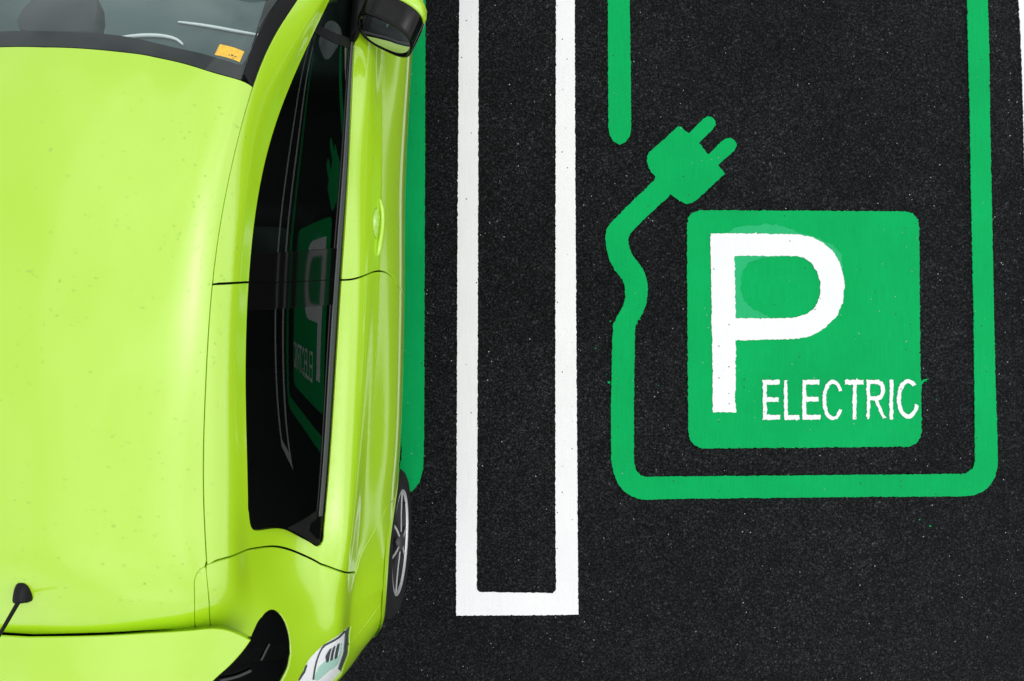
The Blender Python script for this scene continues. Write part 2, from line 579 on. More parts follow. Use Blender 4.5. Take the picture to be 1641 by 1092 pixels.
# loose pale grit lying on the asphalt
vs, fs = [], []
for i in range(1500):
    x, y = rng.uniform(-1.2, 2.9), rng.uniform(-2.0, 2.0)
    r = 0.0010 + 0.0024 * rng.random() ** 3
    b = len(vs)
    for k in range(5):
        a = k * 2 * math.pi / 5 + rng.random()
        vs.append((x + r * math.cos(a) * rng.uniform(.7, 1.2), y + r * math.sin(a) * rng.uniform(.7, 1.2), 0.0042))
    vs.append((x, y, 0.0042 + r * 0.9))
    fs += [(b + k, b + (k + 1) % 5, b + 5) for k in range(5)]
grit = link("loose_grit", mesh_from("loose_grit", vs, fs), M_GRIT, smooth=False)
tag(grit, "tiny pale stone chips scattered over the asphalt", "grit", kind="stuff")
# splashes of green paint beside the cable
vs, fs = [], []
for (px, py, r) in [(978, 515, .006), (954, 558, .005), (1473, 833, .005), (1490, 843, .006), (1055, 618, .004), (976, 613, .009), (1025, 512, .006), (1021, 519, .005),
                    (1484, 611, .004), (972, 600, .003), (1030, 430, .002), (1052, 560, .003), (1500, 640, .003)]:
    x, y, _ = W(px, py, 0)
    b = len(vs)
    for k in range(7):
        a = k * 2 * math.pi / 7
        rr = r * rng.uniform(.5, 1.0)
        vs.append((x + rr * math.cos(a), y + rr * .7 * math.sin(a), 0.003))
    vs.append((x, y, 0.0045))
    fs += [(b + k, b + (k + 1) % 7, b + 7) for k in range(7)]
sp = link("paint_splash", mesh_from("paint_splash", vs, fs), M_GREEN, smooth=False)
tag(sp, "small splashes of green paint beside the cable marking", "paint splash", kind="stuff")

exec_car = True

# ================================================================== THE CAR
# The body skin is one smooth surface S(s, t): eleven feature lines run from the nose to the tail (s: 0 centre line ... 10 sill),
# seventeen stations cross them (t: 0 front valance ... 16 rear valance).  Every body panel is a patch cut out of that skin.
car = empty("hatchback_car", (CAR_X, CAR_Y, 0), YAW)
tag(car, "lime green hatchback with rain drops on its roof, parked at the left", "car")


def nat_spline(x, y):
    """natural cubic spline through (x, y[..]); returns a function"""
    x = np.asarray(x, float); y = np.asarray(y, float)
    n = len(x); h = np.diff(x)
    A = np.zeros((n, n)); B = np.zeros((n,) + y.shape[1:])
    A[0, 0] = A[-1, -1] = 1
    for i in range(1, n - 1):
        A[i, i - 1], A[i, i], A[i, i + 1] = h[i - 1], 2 * (h[i - 1] + h[i]), h[i]
        B[i] = 6 * ((y[i + 1] - y[i]) / h[i] - (y[i] - y[i - 1]) / h[i - 1])
    M = np.linalg.solve(A, B.reshape(n, -1)).reshape(B.shape)

    def f(q):
        q = np.asarray(q, float)
        i = np.clip(np.searchsorted(x, q, side='right') - 1, 0, n - 2)
        hh = h[i]; a = (x[i + 1] - q) / hh; b = (q - x[i]) / hh
        sh = (slice(None),) + (None,) * (y.ndim - 1)
        if q.ndim == 0: sh = ()
        def e(v): return v[sh] if q.ndim else v
        return (e(a) * y[i] + e(b) * y[i + 1] + e((a ** 3 - a) * hh ** 2 / 6) * M[i] + e((b ** 3 - b) * hh ** 2 / 6) * M[i + 1])
    return f


# ---- lines measured on the photograph (pixel x as a function of pixel y, height as a function of the car's own y)
def line(pts): return nat_spline([p[0] for p in pts], [p[1] for p in pts])


seam_px = line([(140, 406), (200, 385), (270, 367), (360, 353), (456, 343), (560, 333.5), (680, 327), (800, 326.5), (906, 330), (1000, 337)])
top_px = line([(0, 529), (60, 500), (120, 472), (190, 446), (280, 422), (360, 408), (440, 401), (520, 397), (640, 394.5), (760, 396.5), (848, 401), (940, 404)])
belt_px = line([(0, 572), (110, 568), (260, 560), (360, 553.5), (450, 547.5), (560, 540), (680, 532.5), (790, 524), (875, 516), (960, 508)])
crease_px = line([(0, 615), (200, 612), (330, 610), (430, 607.5), (560, 602), (640, 597.5), (720, 590.5), (790, 583.5), (860, 576), (920, 570.5), (1010, 562)])
wide_px = line([(-40, 664), (40, 660), (95, 655), (140, 648.5), (200, 645.5), (300, 644.5), (400, 643.5), (500, 642), (600, 640), (700, 636.5), (780, 632), (850, 628), (950, 624)])
seam_z = line([(-.75, 1.365), (-.45, 1.41), (-.1, 1.445), (.3, 1.445), (.68, 1.39)])
top_z = line([(-.72, 1.24), (-.45, 1.295), (-.1, 1.345), (.3, 1.35), (.68, 1.275), (1.02, 1.11)])
belt_z = line([(-.8, 1.035), (-.45, 1.01), (-.1, .99), (.3, .975), (.7, .96), (1.1, .95)])
crease_z = line([(-1.0, .82), (-.8, .86), (-.3, .85), (.3, .83), (1.1, .83)])
wide_z = line([(-1.0, .61), (-.5, .625), (.3, .62), (1.1, .62)])


def on_line(pxf, zf, y, dpx=0.0, dz=0.0):
    z = float(zf(y)) + dz
    py = CY - y * FPX / (H - z)
    for _ in range(4):
        p = L(float(pxf(py)) + dpx, py, z)
        py += (p[1] - y) * FPX / (H - z)
    p = L(float(pxf(py)) + dpx, py, z)
    return p


def mid_station(y, zc):
    s2 = on_line(seam_px, seam_z, y); s4 = on_line(top_px, top_z, y)
    s5 = on_line(belt_px, belt_z, y); s6 = on_line(belt_px, belt_z, y, float(np.interp(y, [-.7, -.45, -.1, .3, .7], [36, 34, 30, 24, 18])), -.034)
    s7 = on_line(crease_px, crease_z, y); s8 = on_line(wide_px, wide_z, y)
    s3 = (.40 * s2[0] + .60 * s4[0], y, s2[2] + .36 * (s4[2] - s2[2]))
    s1 = (.27, y, zc - (zc - s2[2]) * (.27 / s2[0]) ** 2.3)
    return [(0, y, zc), s1, s2, s3, s4, s5, s6, s7, s8, (s8[0] - .018, y, .42), (s8[0] - .085, y, .2)]


ST = [
    [(0, 2.52, .22), (.27, 2.50, .22), (.46, 2.44, .22), (.50, 2.42, .22), (.54, 2.38, .22), (.62, 2.30, .22), (.66, 2.24, .22), (.70, 2.17, .22), (.74, 2.1, .22), (.735, 2.03, .22), (.72, 1.98, .2)],
    [(0, 2.59, .5), (.27, 2.57, .5), (.47, 2.50, .5), (.515, 2.475, .5), (.56, 2.44, .5), (.64, 2.35, .5), (.69, 2.28, .5), (.735, 2.2, .5), (.785, 2.1, .46), (.77, 2.04, .34), (.725, 1.96, .2)],
    [(0, 2.47, .78), (.27, 2.45, .78), (.46, 2.38, .78), (.51, 2.35, .777), (.56, 2.31, .77), (.64, 2.22, .75), (.69, 2.15, .72), (.745, 2.09, .66), (.81, 2.03, .55), (.795, 1.99, .4), (.73, 1.93, .2)],
    [(0, 2.0, .94), (.27, 1.99, .935), (.48, 1.96, .91), (.545, 1.945, .897), (.60, 1.93, .88), (.69, 1.9, .83), (.73, 1.88, .785), (.785, 1.86, .70), (.84, 1.84, .6), (.82, 1.84, .42), (.75, 1.83, .2)],
    [(0, 1.56, 1.03), (.28, 1.54, 1.025), (.63, 1.42, .98), (.662, 1.415, .97), (.69, 1.41, .955), (.728, 1.40, .91), (.757, 1.39, .86), (.80, 1.38, .77), (.84, 1.36, .61), (.82, 1.36, .42), (.75, 1.36, .2)],
]
# station 5: half way up the windscreen, station 6: its top edge
s2, s4 = L(476, 0, 1.235), L(529, 0, 1.115)
ST.append([(0, 1.17, 1.245), (.28, 1.145, 1.24), s2, (.4 * s2[0] + .6 * s4[0], s2[1] + .01, 1.192), s4,
           on_line(belt_px, belt_z, 1.08), on_line(belt_px, belt_z, 1.08, 25, -.036), on_line(crease_px, crease_z, 1.07), on_line(wide_px, wide_z, 1.06)])
ST[-1] += [(ST[-1][8][0] - .018, 1.06, .42), (ST[-1][8][0] - .085, 1.06, .2)]
m = mid_station(.66, 1.45)
m[0] = (0, .795, 1.45); m[1] = (.27, .770, 1.434); m[2] = L(406, 139, 1.39)
ST.append(m)
ST.append(mid_station(.3, 1.527))
ST.append(mid_station(-.1, 1.54))
ST.append(mid_station(-.45, 1.517))
m = mid_station(-.70, 1.475)
m[5] = (m[5][0] + .001, m[5][1], m[5][2])
ST.append(m)
ST += [
    [(0, -.86, 1.40), (.26, -.84, 1.38), (.42, -.80, 1.325), (.468, -.79, 1.275), (.515, -.80, 1.21), (.640, -.815, 1.015), (.694, -.82, .968), (.718, -.835, .85), (.808, -.86, .625), (.79, -.87, .42), (.735, -.85, .2)],
    [(0, -1.12, 1.20), (.26, -1.10, 1.19), (.45, -1.03, 1.16), (.508, -.99, 1.125), (.550, -.955, 1.085), (.638, -.945, .985), (.686, -.94, .938), (.706, -.935, .84), (.802, -.93, .615), (.785, -.92, .42), (.73, -.89, .2)],
    [(0, -1.33, .98), (.26, -1.31, .98), (.47, -1.22, .965), (.53, -1.165, .95), (.575, -1.115, .93), (.636, -1.065, .905), (.674, -1.045, .872), (.698, -1.03, .795), (.792, -1.0, .605), (.78, -.96, .42), (.725, -.92, .2)],
    [(0, -1.45, .75), (.26, -1.43, .75), (.49, -1.36, .75), (.55, -1.315, .75), (.595, -1.265, .748), (.648, -1.195, .74), (.682, -1.145, .72), (.714, -1.11, .69), (.785, -1.05, .57), (.77, -1.0, .40), (.72, -.95, .2)],
    [(0, -1.49, .5), (.26, -1.47, .5), (.48, -1.41, .5), (.54, -1.375, .5), (.59, -1.33, .5), (.65, -1.265, .5), (.69, -1.21, .5), (.728, -1.16, .5), (.770, -1.09, .46), (.75, -1.03, .35), (.715, -.98, .2)],
    [(0, -1.42, .22), (.26, -1.40, .22), (.46, -1.35, .22), (.51, -1.32, .22), (.555, -1.28, .22), (.605, -1.23, .22), (.64, -1.19, .22), (.68, -1.14, .22), (.73, -1.08, .22), (.72, -1.03, .22), (.71, -1.0, .2)],
]
G = np.array(ST, float).transpose(1, 0, 2)              # feature, station, xyz
K, T = G.shape[:2]
SIG = np.concatenate([[0], np.cumsum(np.linalg.norm(np.diff(G[:, 6:10], axis=0), axis=2).mean(1))])
TAU = np.concatenate([[0], np.cumsum(np.linalg.norm(np.diff(G[1:8], axis=1), axis=2).mean(0))])
F_ALL = nat_spline(TAU, G.transpose(1, 0, 2))          # tau -> (K,3)
CREASE_K, CREASE_W = 7, 0.62       # the waist line is a real crease


def S(q):
    q = np.asarray(q, float).reshape(-1, 2)
    sg = np.abs(q[:, 0]); flip = np.where(q[:, 0] < 0, -1.0, 1.0)
    Pk = F_ALL(np.clip(q[:, 1], 0, TAU[-1]))            # N,K,3
    i = np.clip(np.searchsorted(SIG, sg, side='right') - 1, 0, K - 2)
    r = np.arange(len(q))
    dk = np.maximum(np.linalg.norm(np.diff(Pk, axis=1), axis=2), 1e-4)      # chord lengths of this cross-section

    def tangent(j):
        jm, jp = np.maximum(j - 1, 0), np.minimum(j + 1, K - 1)
        pm, p0, pp = Pk[r, jm], Pk[r, j], Pk[r, jp]
        hm = np.where(j > 0, dk[r, np.maximum(j - 1, 0)], 0.0)[:, None]; hp = np.where(j < K - 1, dk[r, np.minimum(j, K - 2)], 0.0)[:, None]
        g = (j == 0)
        pm = np.where(g[:, None], pp * np.array([-1, 1, 1]), pm); hm = np.where(g[:, None], hp, hm)
        e = (j == K - 1)[:, None]
        hp_ = np.where(e, 1.0, hp); hm_ = np.where(hm == 0, 1.0, hm)
        dm, dp = (p0 - pm) / hm_, (pp - p0) / hp_
        return np.where(e, dm, (dm * hp + dp * hm) / np.maximum(hm + hp, 1e-9))
    h = dk[r, i][:, None]
    u = ((sg - SIG[i]) / (SIG[i + 1] - SIG[i]))[:, None]
    p0, p1 = Pk[r, i], Pk[r, i + 1]
    m0, m1 = tangent(i) * h, tangent(i + 1) * h
    ch = p1 - p0
    c0 = np.where(i == CREASE_K, CREASE_W, 0.0)[:, None]; c1 = np.where(i + 1 == CREASE_K, CREASE_W, 0.0)[:, None]
    m0 = m0 * (1 - c0) + ch * c0; m1 = m1 * (1 - c1) + ch * c1
    o = (2 * u ** 3 - 3 * u ** 2 + 1) * p0 + (u ** 3 - 2 * u ** 2 + u) * m0 + (-2 * u ** 3 + 3 * u ** 2) * p1 + (u ** 3 - u ** 2) * m1
    o[:, 0] *= flip
    return o


def SG(q):
    """side glass: straight from the rail to the belt line with a slight barrel"""
    q = np.asarray(q, float).reshape(-1, 2)
    Pk = F_ALL(np.clip(q[:, 1], 0, TAU[-1]))
    u = ((np.abs(q[:, 0]) - SIG[4]) / (SIG[5] - SIG[4]))[:, None]
    return Pk[:, 4] * (1 - u) + Pk[:, 5] * u + np.array([.010, 0, .002]) * 4 * u * (1 - u)


def SN(q, e=0.004, S=S):
    q = np.asarray(q, float).reshape(-1, 2)
    ds = S(q + [e, 0]) - S(q - [e, 0])
    dt = S(q + [0, e]) - S(q - [0, e])
    n = np.cross(dt, ds)
    return n / np.maximum(np.linalg.norm(n, axis=1, keepdims=True), 1e-12)


def sig(s): return float(np.interp(s, np.arange(K), SIG))
def tau(t): return float(np.interp(t, np.arange(T), TAU))
def D(s, t): return (sig(s), tau(t))


SKIN, SKIN_N = S, SN
_sg = np.linspace(0, SIG[-1], 260); _tg = np.linspace(tau(3.5), TAU[-1], 620)
GRID_Q = np.stack(np.meshgrid(_sg, _tg, indexing='ij'), -1).reshape(-1, 2)
GRID_P = S(GRID_Q)
GRID_N = SN(GRID_Q)
GRID_PX = project(GRID_P)
_camL = np.array(to_local((0, 0, H)))
GRID_VIS = ((_camL - GRID_P) * GRID_N).sum(1) > -0.02


def inv(target, fn, mask):
    out = []
    idx = np.nonzero(mask)[0]
    vals = fn(GRID_P[idx])
    for tg in np.asarray(target, float):
        j = idx[np.argmin(((vals - tg) ** 2).sum(1))]
        q = GRID_Q[j].copy()
        for _ in range(6):
            e = 0.002
            b = fn(S(q))[0]
            J = np.stack([(fn(S(q + [e, 0]))[0] - b) / e, (fn(S(q + [0, e]))[0] - b) / e], 1)
            try:
                d = np.linalg.solve(J.T @ J + 1e-6 * np.eye(2) * np.trace(J.T @ J), J.T @ (tg - b))
            except np.linalg.LinAlgError:
                break
            ln = np.hypot(*d)
            if ln > 0.03: d *= 0.03 / ln
            q = q + d
            q[0] = np.clip(q[0], 0, SIG[-1]); q[1] = np.clip(q[1], 0, TAU[-1])
        out.append((float(q[0]), float(q[1])))
    return out


def IP(pts, s=(0, 10), t=(3.5, 16)):
    """photograph pixels -> points of the skin's (s, t) chart"""
    m = GRID_VIS & (GRID_Q[:, 0] >= sig(s[0]) - 1e-6) & (GRID_Q[:, 0] <= sig(s[1]) + 1e-6) & (GRID_Q[:, 1] >= tau(t[0]) - 1e-6) & (GRID_Q[:, 1] <= tau(t[1]) + 1e-6)
    return inv(pts, project, m)


def IS(pts, s=(6, 10), t=(3.5, 16)):
    """side view (y, z) -> chart"""
    m = (GRID_Q[:, 0] >= sig(s[0])) & (GRID_Q[:, 0] <= sig(s[1]) + 1e-6) & (GRID_Q[:, 1] >= tau(t[0]) - 1e-6) & (GRID_Q[:, 1] <= tau(t[1]) + 1e-6)
    return inv(pts, lambda a: a[..., 1:], m)


def smooth_curve(pts, step=0.012, closed=False):
    """rounded curve through chart points (Catmull-Rom by chord length)"""
    p = np.asarray(pts, float)
    if len(p) < 3: return [tuple(v) for v in p]
    d = np.concatenate([[0], np.cumsum(np.maximum(np.linalg.norm(np.diff(p, axis=0), axis=1), 1e-6))])
    f = nat_spline(d, p)
    k = max(2, int(d[-1] / step))
    return [tuple(v) for v in f(np.linspace(0, d[-1], k + 1))]


def C(px, **kw): return smooth_curve(IP(px, **kw))


def iso_s(s, t0, t1, n=40): return [(sig(s), tau(t)) for t in np.linspace(t0, t1, n)]
def iso_sq(s, q0, q1, n=60): return [(sig(s), v) for v in np.linspace(q0, q1, n)]
def iso_t(t, s0, s1, n=30):
    return [(math.copysign(sig(abs(s)), s) if s else 0.0, tau(t)) for s in np.linspace(s0, s1, n)]


def mir(pts): return [(-a, b) for a, b in reversed(pts)]


def resample(lp, step):
    p = np.asarray(lp, float)
    keep = np.linalg.norm(p - np.roll(p, 1, 0), axis=1) > 1e-5
    p = p[keep]
    out = []
    for i in range(len(p)):
        a, b = p[i], p[(i + 1) % len(p)]
        k = max(1, int(round(np.linalg.norm(b - a) / step)))
        out += [a + (b - a) * j / k for j in range(k)]
    return np.array(out)


def area(p): return 0.5 * np.sum(p[:, 0] * np.roll(p[:, 1], -1) - np.roll(p[:, 0], -1) * p[:, 1])


def loop_normals(p):
    """outward normals of a counter-clockwise loop"""
    d = np.roll(p, -1, 0) - p
    d /= np.maximum(np.linalg.norm(d, axis=1, keepdims=True), 1e-9)
    n = np.stack([d[:, 1], -d[:, 0]], 1)
    v = n + np.roll(n, 1, 0)
    l2 = np.maximum((v * v).sum(1, keepdims=True), 0.35)
    return 2 * v / l2


def panel(name, loops, mat, off=0.0, gap=0.0022, depth=0.014, step=0.011, grid=0.020, cuts=(), both=True, parent=None, surf=None, bowl=None):
    """cut a patch out of the skin; its rim is rolled over and turned inwards so that real shut lines show between panels"""
    parent = parent or car
    S = surf or SKIN
    SN = lambda q: SKIN_N(q, S=S)
    res = []
    L2 = []
    for k, lp in enumerate(loops):
        p = resample(lp, step)
        if (area(p) < 0) != (k > 0): p = p[::-1]
        nn = loop_normals(p)
        p = p - nn * gap
        L2.append(p)
    allp = np.concatenate(L2)
    lo, hi = allp.min(0), allp.max(0)
    gx, gy = np.meshgrid(np.arange(lo[0], hi[0], grid), np.arange(lo[1], hi[1], grid), indexing='ij')
    gx = gx + (np.arange(gx.shape[1]) % 2)[None, :] * grid / 2
    gp = np.stack([gx, gy], -1).reshape(-1, 2)
    ok = inside(L2[0], gp)
    for h in L2[1:]: ok &= ~inside(h, gp)
    gp = gp[ok]
    dmin = np.full(len(gp), 9.0)
    for a in range(0, len(gp), 2000):
        d = np.linalg.norm(gp[a:a + 2000, None, :] - allp[None], axis=2).min(1)
        dmin[a:a + 2000] = d
    gp = gp[dmin > min(grid, step) * 0.55]
    ov, of, orig = cdt(L2, gp)
    P, N = S(ov), SN(ov)
    o = off if bowl is None else off + bowl(ov)
    P = P + N * (o[:, None] if hasattr(o, 'shape') else o)
    if bowl is not None:
        e = 0.002
        def Q(v): return S(v) + SN(v) * (off + bowl(v))[:, None]
        N = np.cross(Q(ov + [0, e]) - Q(ov - [0, e]), Q(ov + [e, 0]) - Q(ov - [e, 0]))
        N /= np.linalg.norm(N, axis=1, keepdims=True)
    in2out = {}
    for k, lst in enumerate(orig):
        for w in lst: in2out[w] = k
    verts = [tuple(v) for v in P]; nrm = [tuple(v) for v in N]
    gone = np.zeros(len(P), bool)
    faces = []
    for f in of:
        a, b, c = P[f[0]], P[f[1]], P[f[2]]
        g = np.cross(b - a, c - a)
        faces.append(tuple(f) if (g * N[f[0]]).sum() > 0 else tuple(f[::-1]))
    for (yc, zc, r) in cuts:
        d = np.hypot(P[:, 1] - yc, P[:, 2] - zc)
        ins = (d < r) & (np.abs(P[:, 0]) > .5)
        faces = [f for f in faces if not all(ins[i] for i in f)]
        for i in np.nonzero(ins)[0]:
            k = r / max(d[i], 1e-6)
            dy, dz = (P[i, 1] - yc) * (k - 1), (P[i, 2] - zc) * (k - 1)
            nx = N[i, 0] if abs(N[i, 0]) > .3 else math.copysign(.3, N[i, 0])
            P[i] += (-(N[i, 1] * dy + N[i, 2] * dz) / nx, dy, dz)
            verts[i] = tuple(P[i])
        gone |= ins
    # rims
    if depth > 0:
        b0 = 0
        for k, p in enumerate(L2):
            n = len(p)
            outw = loop_normals(p) * 0.5
            ids = [in2out.get(b0 + j) for j in range(n)]
            b0 += n
            e = 0.002
            Po = S(p + outw * e) - S(p - outw * e)
            Po /= np.maximum(np.linalg.norm(Po, axis=1, keepdims=True), 1e-9)
            Nn = SN(p)
            A = []
            for j in range(n):
                if ids[j] is None: A.append(None); continue
                base = P[ids[j]]
                q1 = base + Po[j] * .0011 - Nn[j] * .0013
                q2 = base + Po[j] * .0012 - Nn[j] * depth
                i1 = len(verts)
                verts.append(tuple(q1)); nrm.append(tuple((Nn[j] + Po[j]) / 1.4142))
                verts.append(tuple(q2)); nrm.append(tuple(Po[j]))
                A.append((ids[j], i1, i1 + 1))
            for j in range(n):
                a, b = A[j], A[(j + 1) % n]
                if a is None or b is None or gone[a[0]] or gone[b[0]]: continue
                for u in range(2):
                    f = (a[u], a[u + 1], b[u + 1], b[u])
                    va = [np.array(verts[i]) for i in f]
                    g = np.cross(va[1] - va[0], va[3] - va[0])
                    faces.append(f if (g * Po[j]).sum() > 0 or u == 0 and (g * Nn[j]).sum() > 0 else f[::-1])
    sides = (1, -1) if both else (1,)
    for sd in sides:
        vv = [(v[0] * sd, v[1], v[2]) for v in verts]
        ff = faces if sd > 0 else [f[::-1] for f in faces]
        me = mesh_from(name, vv, ff)
        ob = link(name, me, mat, parent)
        nn = [(a * sd, b, c) for a, b, c in nrm]
        me.normals_split_custom_set_from_vertices([Vector(v) for v in nn])
        res.append(ob)
    return res


# ---- wheels' places
WY_R = L(638, 868, .31)[1]
WY_F = WY_R + 2.588
WR, ARCH_R, WZ = 0.312, 0.350, 0.312
CUTS = [(WY_R, WZ, ARCH_R), (WY_F, WZ, ARCH_R)]

# ---- shut lines and openings measured on the photograph
ROOF_FRONT = C([(62, 75), (110, 76), (150, 78.5), (200, 83.5), (250, 91.5), (300, 103), (350, 118.5), (406, 140)], s=(0, 2.2), t=(5, 7))
ROOF_FRONT[0] = (0.0, ROOF_FRONT[0][1])
B_RAIL = C([(343.5, 456), (370, 455), (401, 453)], s=(2, 4.3), t=(6.5, 9.5))
B_RAIL[0] = (sig(2), B_RAIL[0][1]); B_RAIL[-1] = (sig(4), B_RAIL[-1][1])
B_DOOR = C([(548, 449.5), (560, 449), (575, 446), (590, 440.5), (606, 435.5), (616, 436.5), (627, 443), (634, 452), (636, 458)], s=(5, 8.0), t=(6.5, 9.5))
B_DOOR[0] = (sig(5), B_DOOR[0][1])
B_LOW = [B_DOOR[-1], (sig(8.5), B_DOOR[-1][1] + .03), (sig(9.35), B_DOOR[-1][1] + .035)]
C_LINE = C([(330, 907), (352, 899.5), (385, 888.5), (415, 880), (437, 877.5), (460, 881), (490, 893), (520, 908), (545, 917), (560, 919.7), (571, 919)], s=(1.9, 7.3), t=(8.5, 12))
C_LINE[0] = (sig(2), C_LINE[0][1])
C_LOW = C([(571, 919), (574, 906), (579, 890), (592, 866), (606, 840), (617, 819), (623, 808)], s=(6.5, 8.3), t=(8.5, 12))
WIN_REAR = C([(399.5, 815), (401, 835), (405, 847), (414, 850), (426, 847.5), (440, 845.8), (455, 847.5), (470, 854), (486, 862.5), (500, 870.5), (509, 875.5), (514, 874), (516.8, 868), (518, 859), (518.6, 850)], s=(3.6, 5.3), t=(8.5, 11.5))
q0 = WIN_REAR[0][1]; q1 = WIN_REAR[-1][1]
WIN_REAR[0] = (sig(4), q0); WIN_REAR[-1] = (sig(5), q1)
TIP = tau(4.62)
WIN_TIP = [(sig(4.55), TIP), (sig(4.2), TIP + .03), (sig(4), TIP + .09)]
WIN = iso_sq(4, TIP + .09, q0, 90) + WIN_REAR[1:-1] + iso_sq(5, q1, TIP + .05, 90) + [(sig(4.8), TIP + .01), (sig(4.55), TIP), (sig(4.2), TIP + .03)]
WEDGE = C([(403, 1022), (409, 1008), (417, 993), (427, 981.5), (437, 977.5), (447, 982), (455, 992), (462, 1010), (466, 1035), (465.5, 1055), (463, 1070), (458, 1082), (452, 1093), (445, 1106)], s=(2, 5), t=(10, 13.6))
LAMP = C([(563, 1004.5), (545, 1016.5), (520, 1033), (503, 1049), (490, 1067), (478, 1091), (472, 1108)], s=(3.5, 8), t=(10.5, 15))
LAMP_R = C([(563, 1004.5), (560.5, 1030), (556, 1056), (549, 1077), (538, 1092), (522, 1112)], s=(4, 8.2), t=(10.5, 15.5))
LAMP_B = [LAMP_R[-1], ((LAMP_R[-1][0] + LAMP[-1][0]) / 2, max(LAMP_R[-1][1], LAMP[-1][1]) + .03), LAMP[-1]]
BUMP = C([(622, 951), (610, 968), (595, 989), (577, 1012), (559, 1035)], s=(5.5, 8.6), t=(10.5, 15.5))

def shift(pts, d, a=0, b=None):
    n_ = len(pts)
    return [(p[0], p[1] + (d if a <= i < (n_ if b is None else b) else 0)) for i, p in enumerate(pts)]


C_DOOR, B_RAIL_F, B_DOOR_F = shift(C_LINE, -.0042, 2), shift(B_RAIL, -.0028, 1), shift(B_DOOR, -.0028)

# ---- roof and its little rear corner pieces
ROOF_R = iso_sq(2, ROOF_FRONT[-1][1], C_LINE[0][1], 90)
CORNER = C([(329, 908), (320, 914), (313, 926), (311.5, 945), (312, 975), (313, 1005)], s=(1, 2), t=(9, 11.5))
GAPLINE = C([(35, 1017.5), (100, 1017), (180, 1014.5), (250, 1010.5), (313, 1006)], s=(0, 2), t=(9.6, 11.2))
GAPLINE[0] = (0.0, GAPLINE[0][1])
half = ROOF_FRONT + ROOF_R[1:-1] + CORNER + list(reversed(GAPLINE))[1:]
panel("roof", [half + mir(half)[1:-1]], M_PAINT, both=False)
EDGE_CORNER = C([(313, 1006), (325, 1005), (338, 1004.5)], s=(1.2, 2.6), t=(9.5, 11.2))
SEAM_REAR = C([(330, 908), (333, 940), (336, 975), (338, 1004.5)], s=(1.4, 2.6), t=(9, 11.2))
panel("roof_corner", [SEAM_REAR + list(reversed(EDGE_CORNER))[1:] + list(reversed(CORNER))[1:-1]], M_PAINT)

# ---- doors
fd_top = [(sig(2), tau(4.0))] + iso_sq(2, tau(4.0) + .02, B_RAIL[0][1], 80)
fd = (fd_top + B_RAIL_F[1:-1] + list(reversed([p for p in iso_sq(4, TIP + .09, B_RAIL[-1][1], 90)])) + list(reversed(WIN_TIP))[1:]
      + [(sig(4.8), TIP + .01)] + iso_sq(5, TIP + .05, B_DOOR_F[0][1], 80) + B_DOOR_F[1:] + B_LOW[1:]
      + [(sig(9.35), tau(4.75)), (sig(8.5), tau(4.68)), (sig(7), tau(4.5)), (sig(5.6), tau(4.25)), (sig(4.6), tau(4.05))])
HC = IP([(606.5, 358)], s=(6, 8), t=(6, 9))[0]
HR = (0.019, 0.058)


def ell(c, rx, ry, n=36): return [(c[0] + rx * math.cos(2 * math.pi * i / n), c[1] + ry * math.sin(2 * math.pi * i / n)) for i in range(n)]


HCUP = (HC[0] - .012, HC[1] + .002)
front_doors = panel("front_door", [fd, ell(HCUP, *HR)], M_PAINT, gap=.0030)
rd = (list(reversed(B_RAIL)) + iso_sq(2, B_RAIL[0][1], C_LINE[0][1], 70)[1:-1] + C_DOOR + C_LOW[1:]
      + [(sig(9.35), C_LOW[-1][1] + .0), (sig(9.35), B_LOW[-1][1])] + list(reversed(B_LOW))[1:-1] + list(reversed(B_DOOR))
      + iso_sq(5, B_DOOR[0][1], q1, 70)[1:-1] + list(reversed(WIN_REAR)) + list(reversed(iso_sq(4, B_RAIL[-1][1], q0, 70)))[1:-1])
rear_doors = panel("rear_door", [rd], M_PAINT, cuts=CUTS, gap=.0030)
panel("side_sill", [[(sig(9.35), tau(4.76)), (sig(9.35), C_LOW[-1][1] + .015), (sig(10), C_LOW[-1][1] + .015), (sig(10), tau(4.76))]], M_BLACK, cuts=CUTS)

# ---- rear quarter, tail lamp, tailgate, bumper
TOPEDGE = C([(403, 1022), (394, 1017.5), (382, 1012), (368, 1007.5), (352, 1005), (338, 1004.5)], s=(1.8, 4), t=(9.8, 12))
quarter = (C_LINE + C_LOW[1:] + [(sig(9.9), C_LOW[-1][1] + .02), (sig(9.9), tau(12.6))] + BUMP + list(reversed(LAMP_R[:next(i for i, p in enumerate(LAMP_R) if p[1] > BUMP[-1][1])]))
           + LAMP[1:] + list(reversed(WEDGE))[0:] + TOPEDGE[1:] + list(reversed(SEAM_REAR))[1:-1])
panel("rear_quarter", [quarter], M_PAINT, cuts=CUTS)
glass_r = [(0.0, tau(11.05)), (sig(2), tau(11.0)), (sig(2.8), tau(10.95))] + WEDGE[1:] + [(sig(2), tau(13.1)), (0.0, tau(13.1))]
panel("rear_window", [glass_r + mir(glass_r)[1:-1]], M_PRIV, off=-.006, both=False, depth=0)
tg = [(0.0, tau(13.1)), (sig(2), tau(13.1)), WEDGE[-1], LAMP[-1]] + [LAMP_B[1], (sig(4.6), tau(14.55)), (sig(3), tau(14.6)), (0.0, tau(14.6))]
panel("tailgate", [tg + mir(tg)[1:-1]], M_PAINT, both=False)
bp_top = [(0.0, tau(14.6)), (sig(3), tau(14.6)), (sig(4.6), tau(14.55)), LAMP_B[1], LAMP_R[-1]] + list(reversed(LAMP_R[next(i for i, p in enumerate(LAMP_R) if p[1] > BUMP[-1][1]):-1])) + list(reversed(BUMP))
bp = bp_top + [(sig(9.9), tau(12.6)), (sig(9.95), tau(15.95)), (0.0, tau(15.95))]
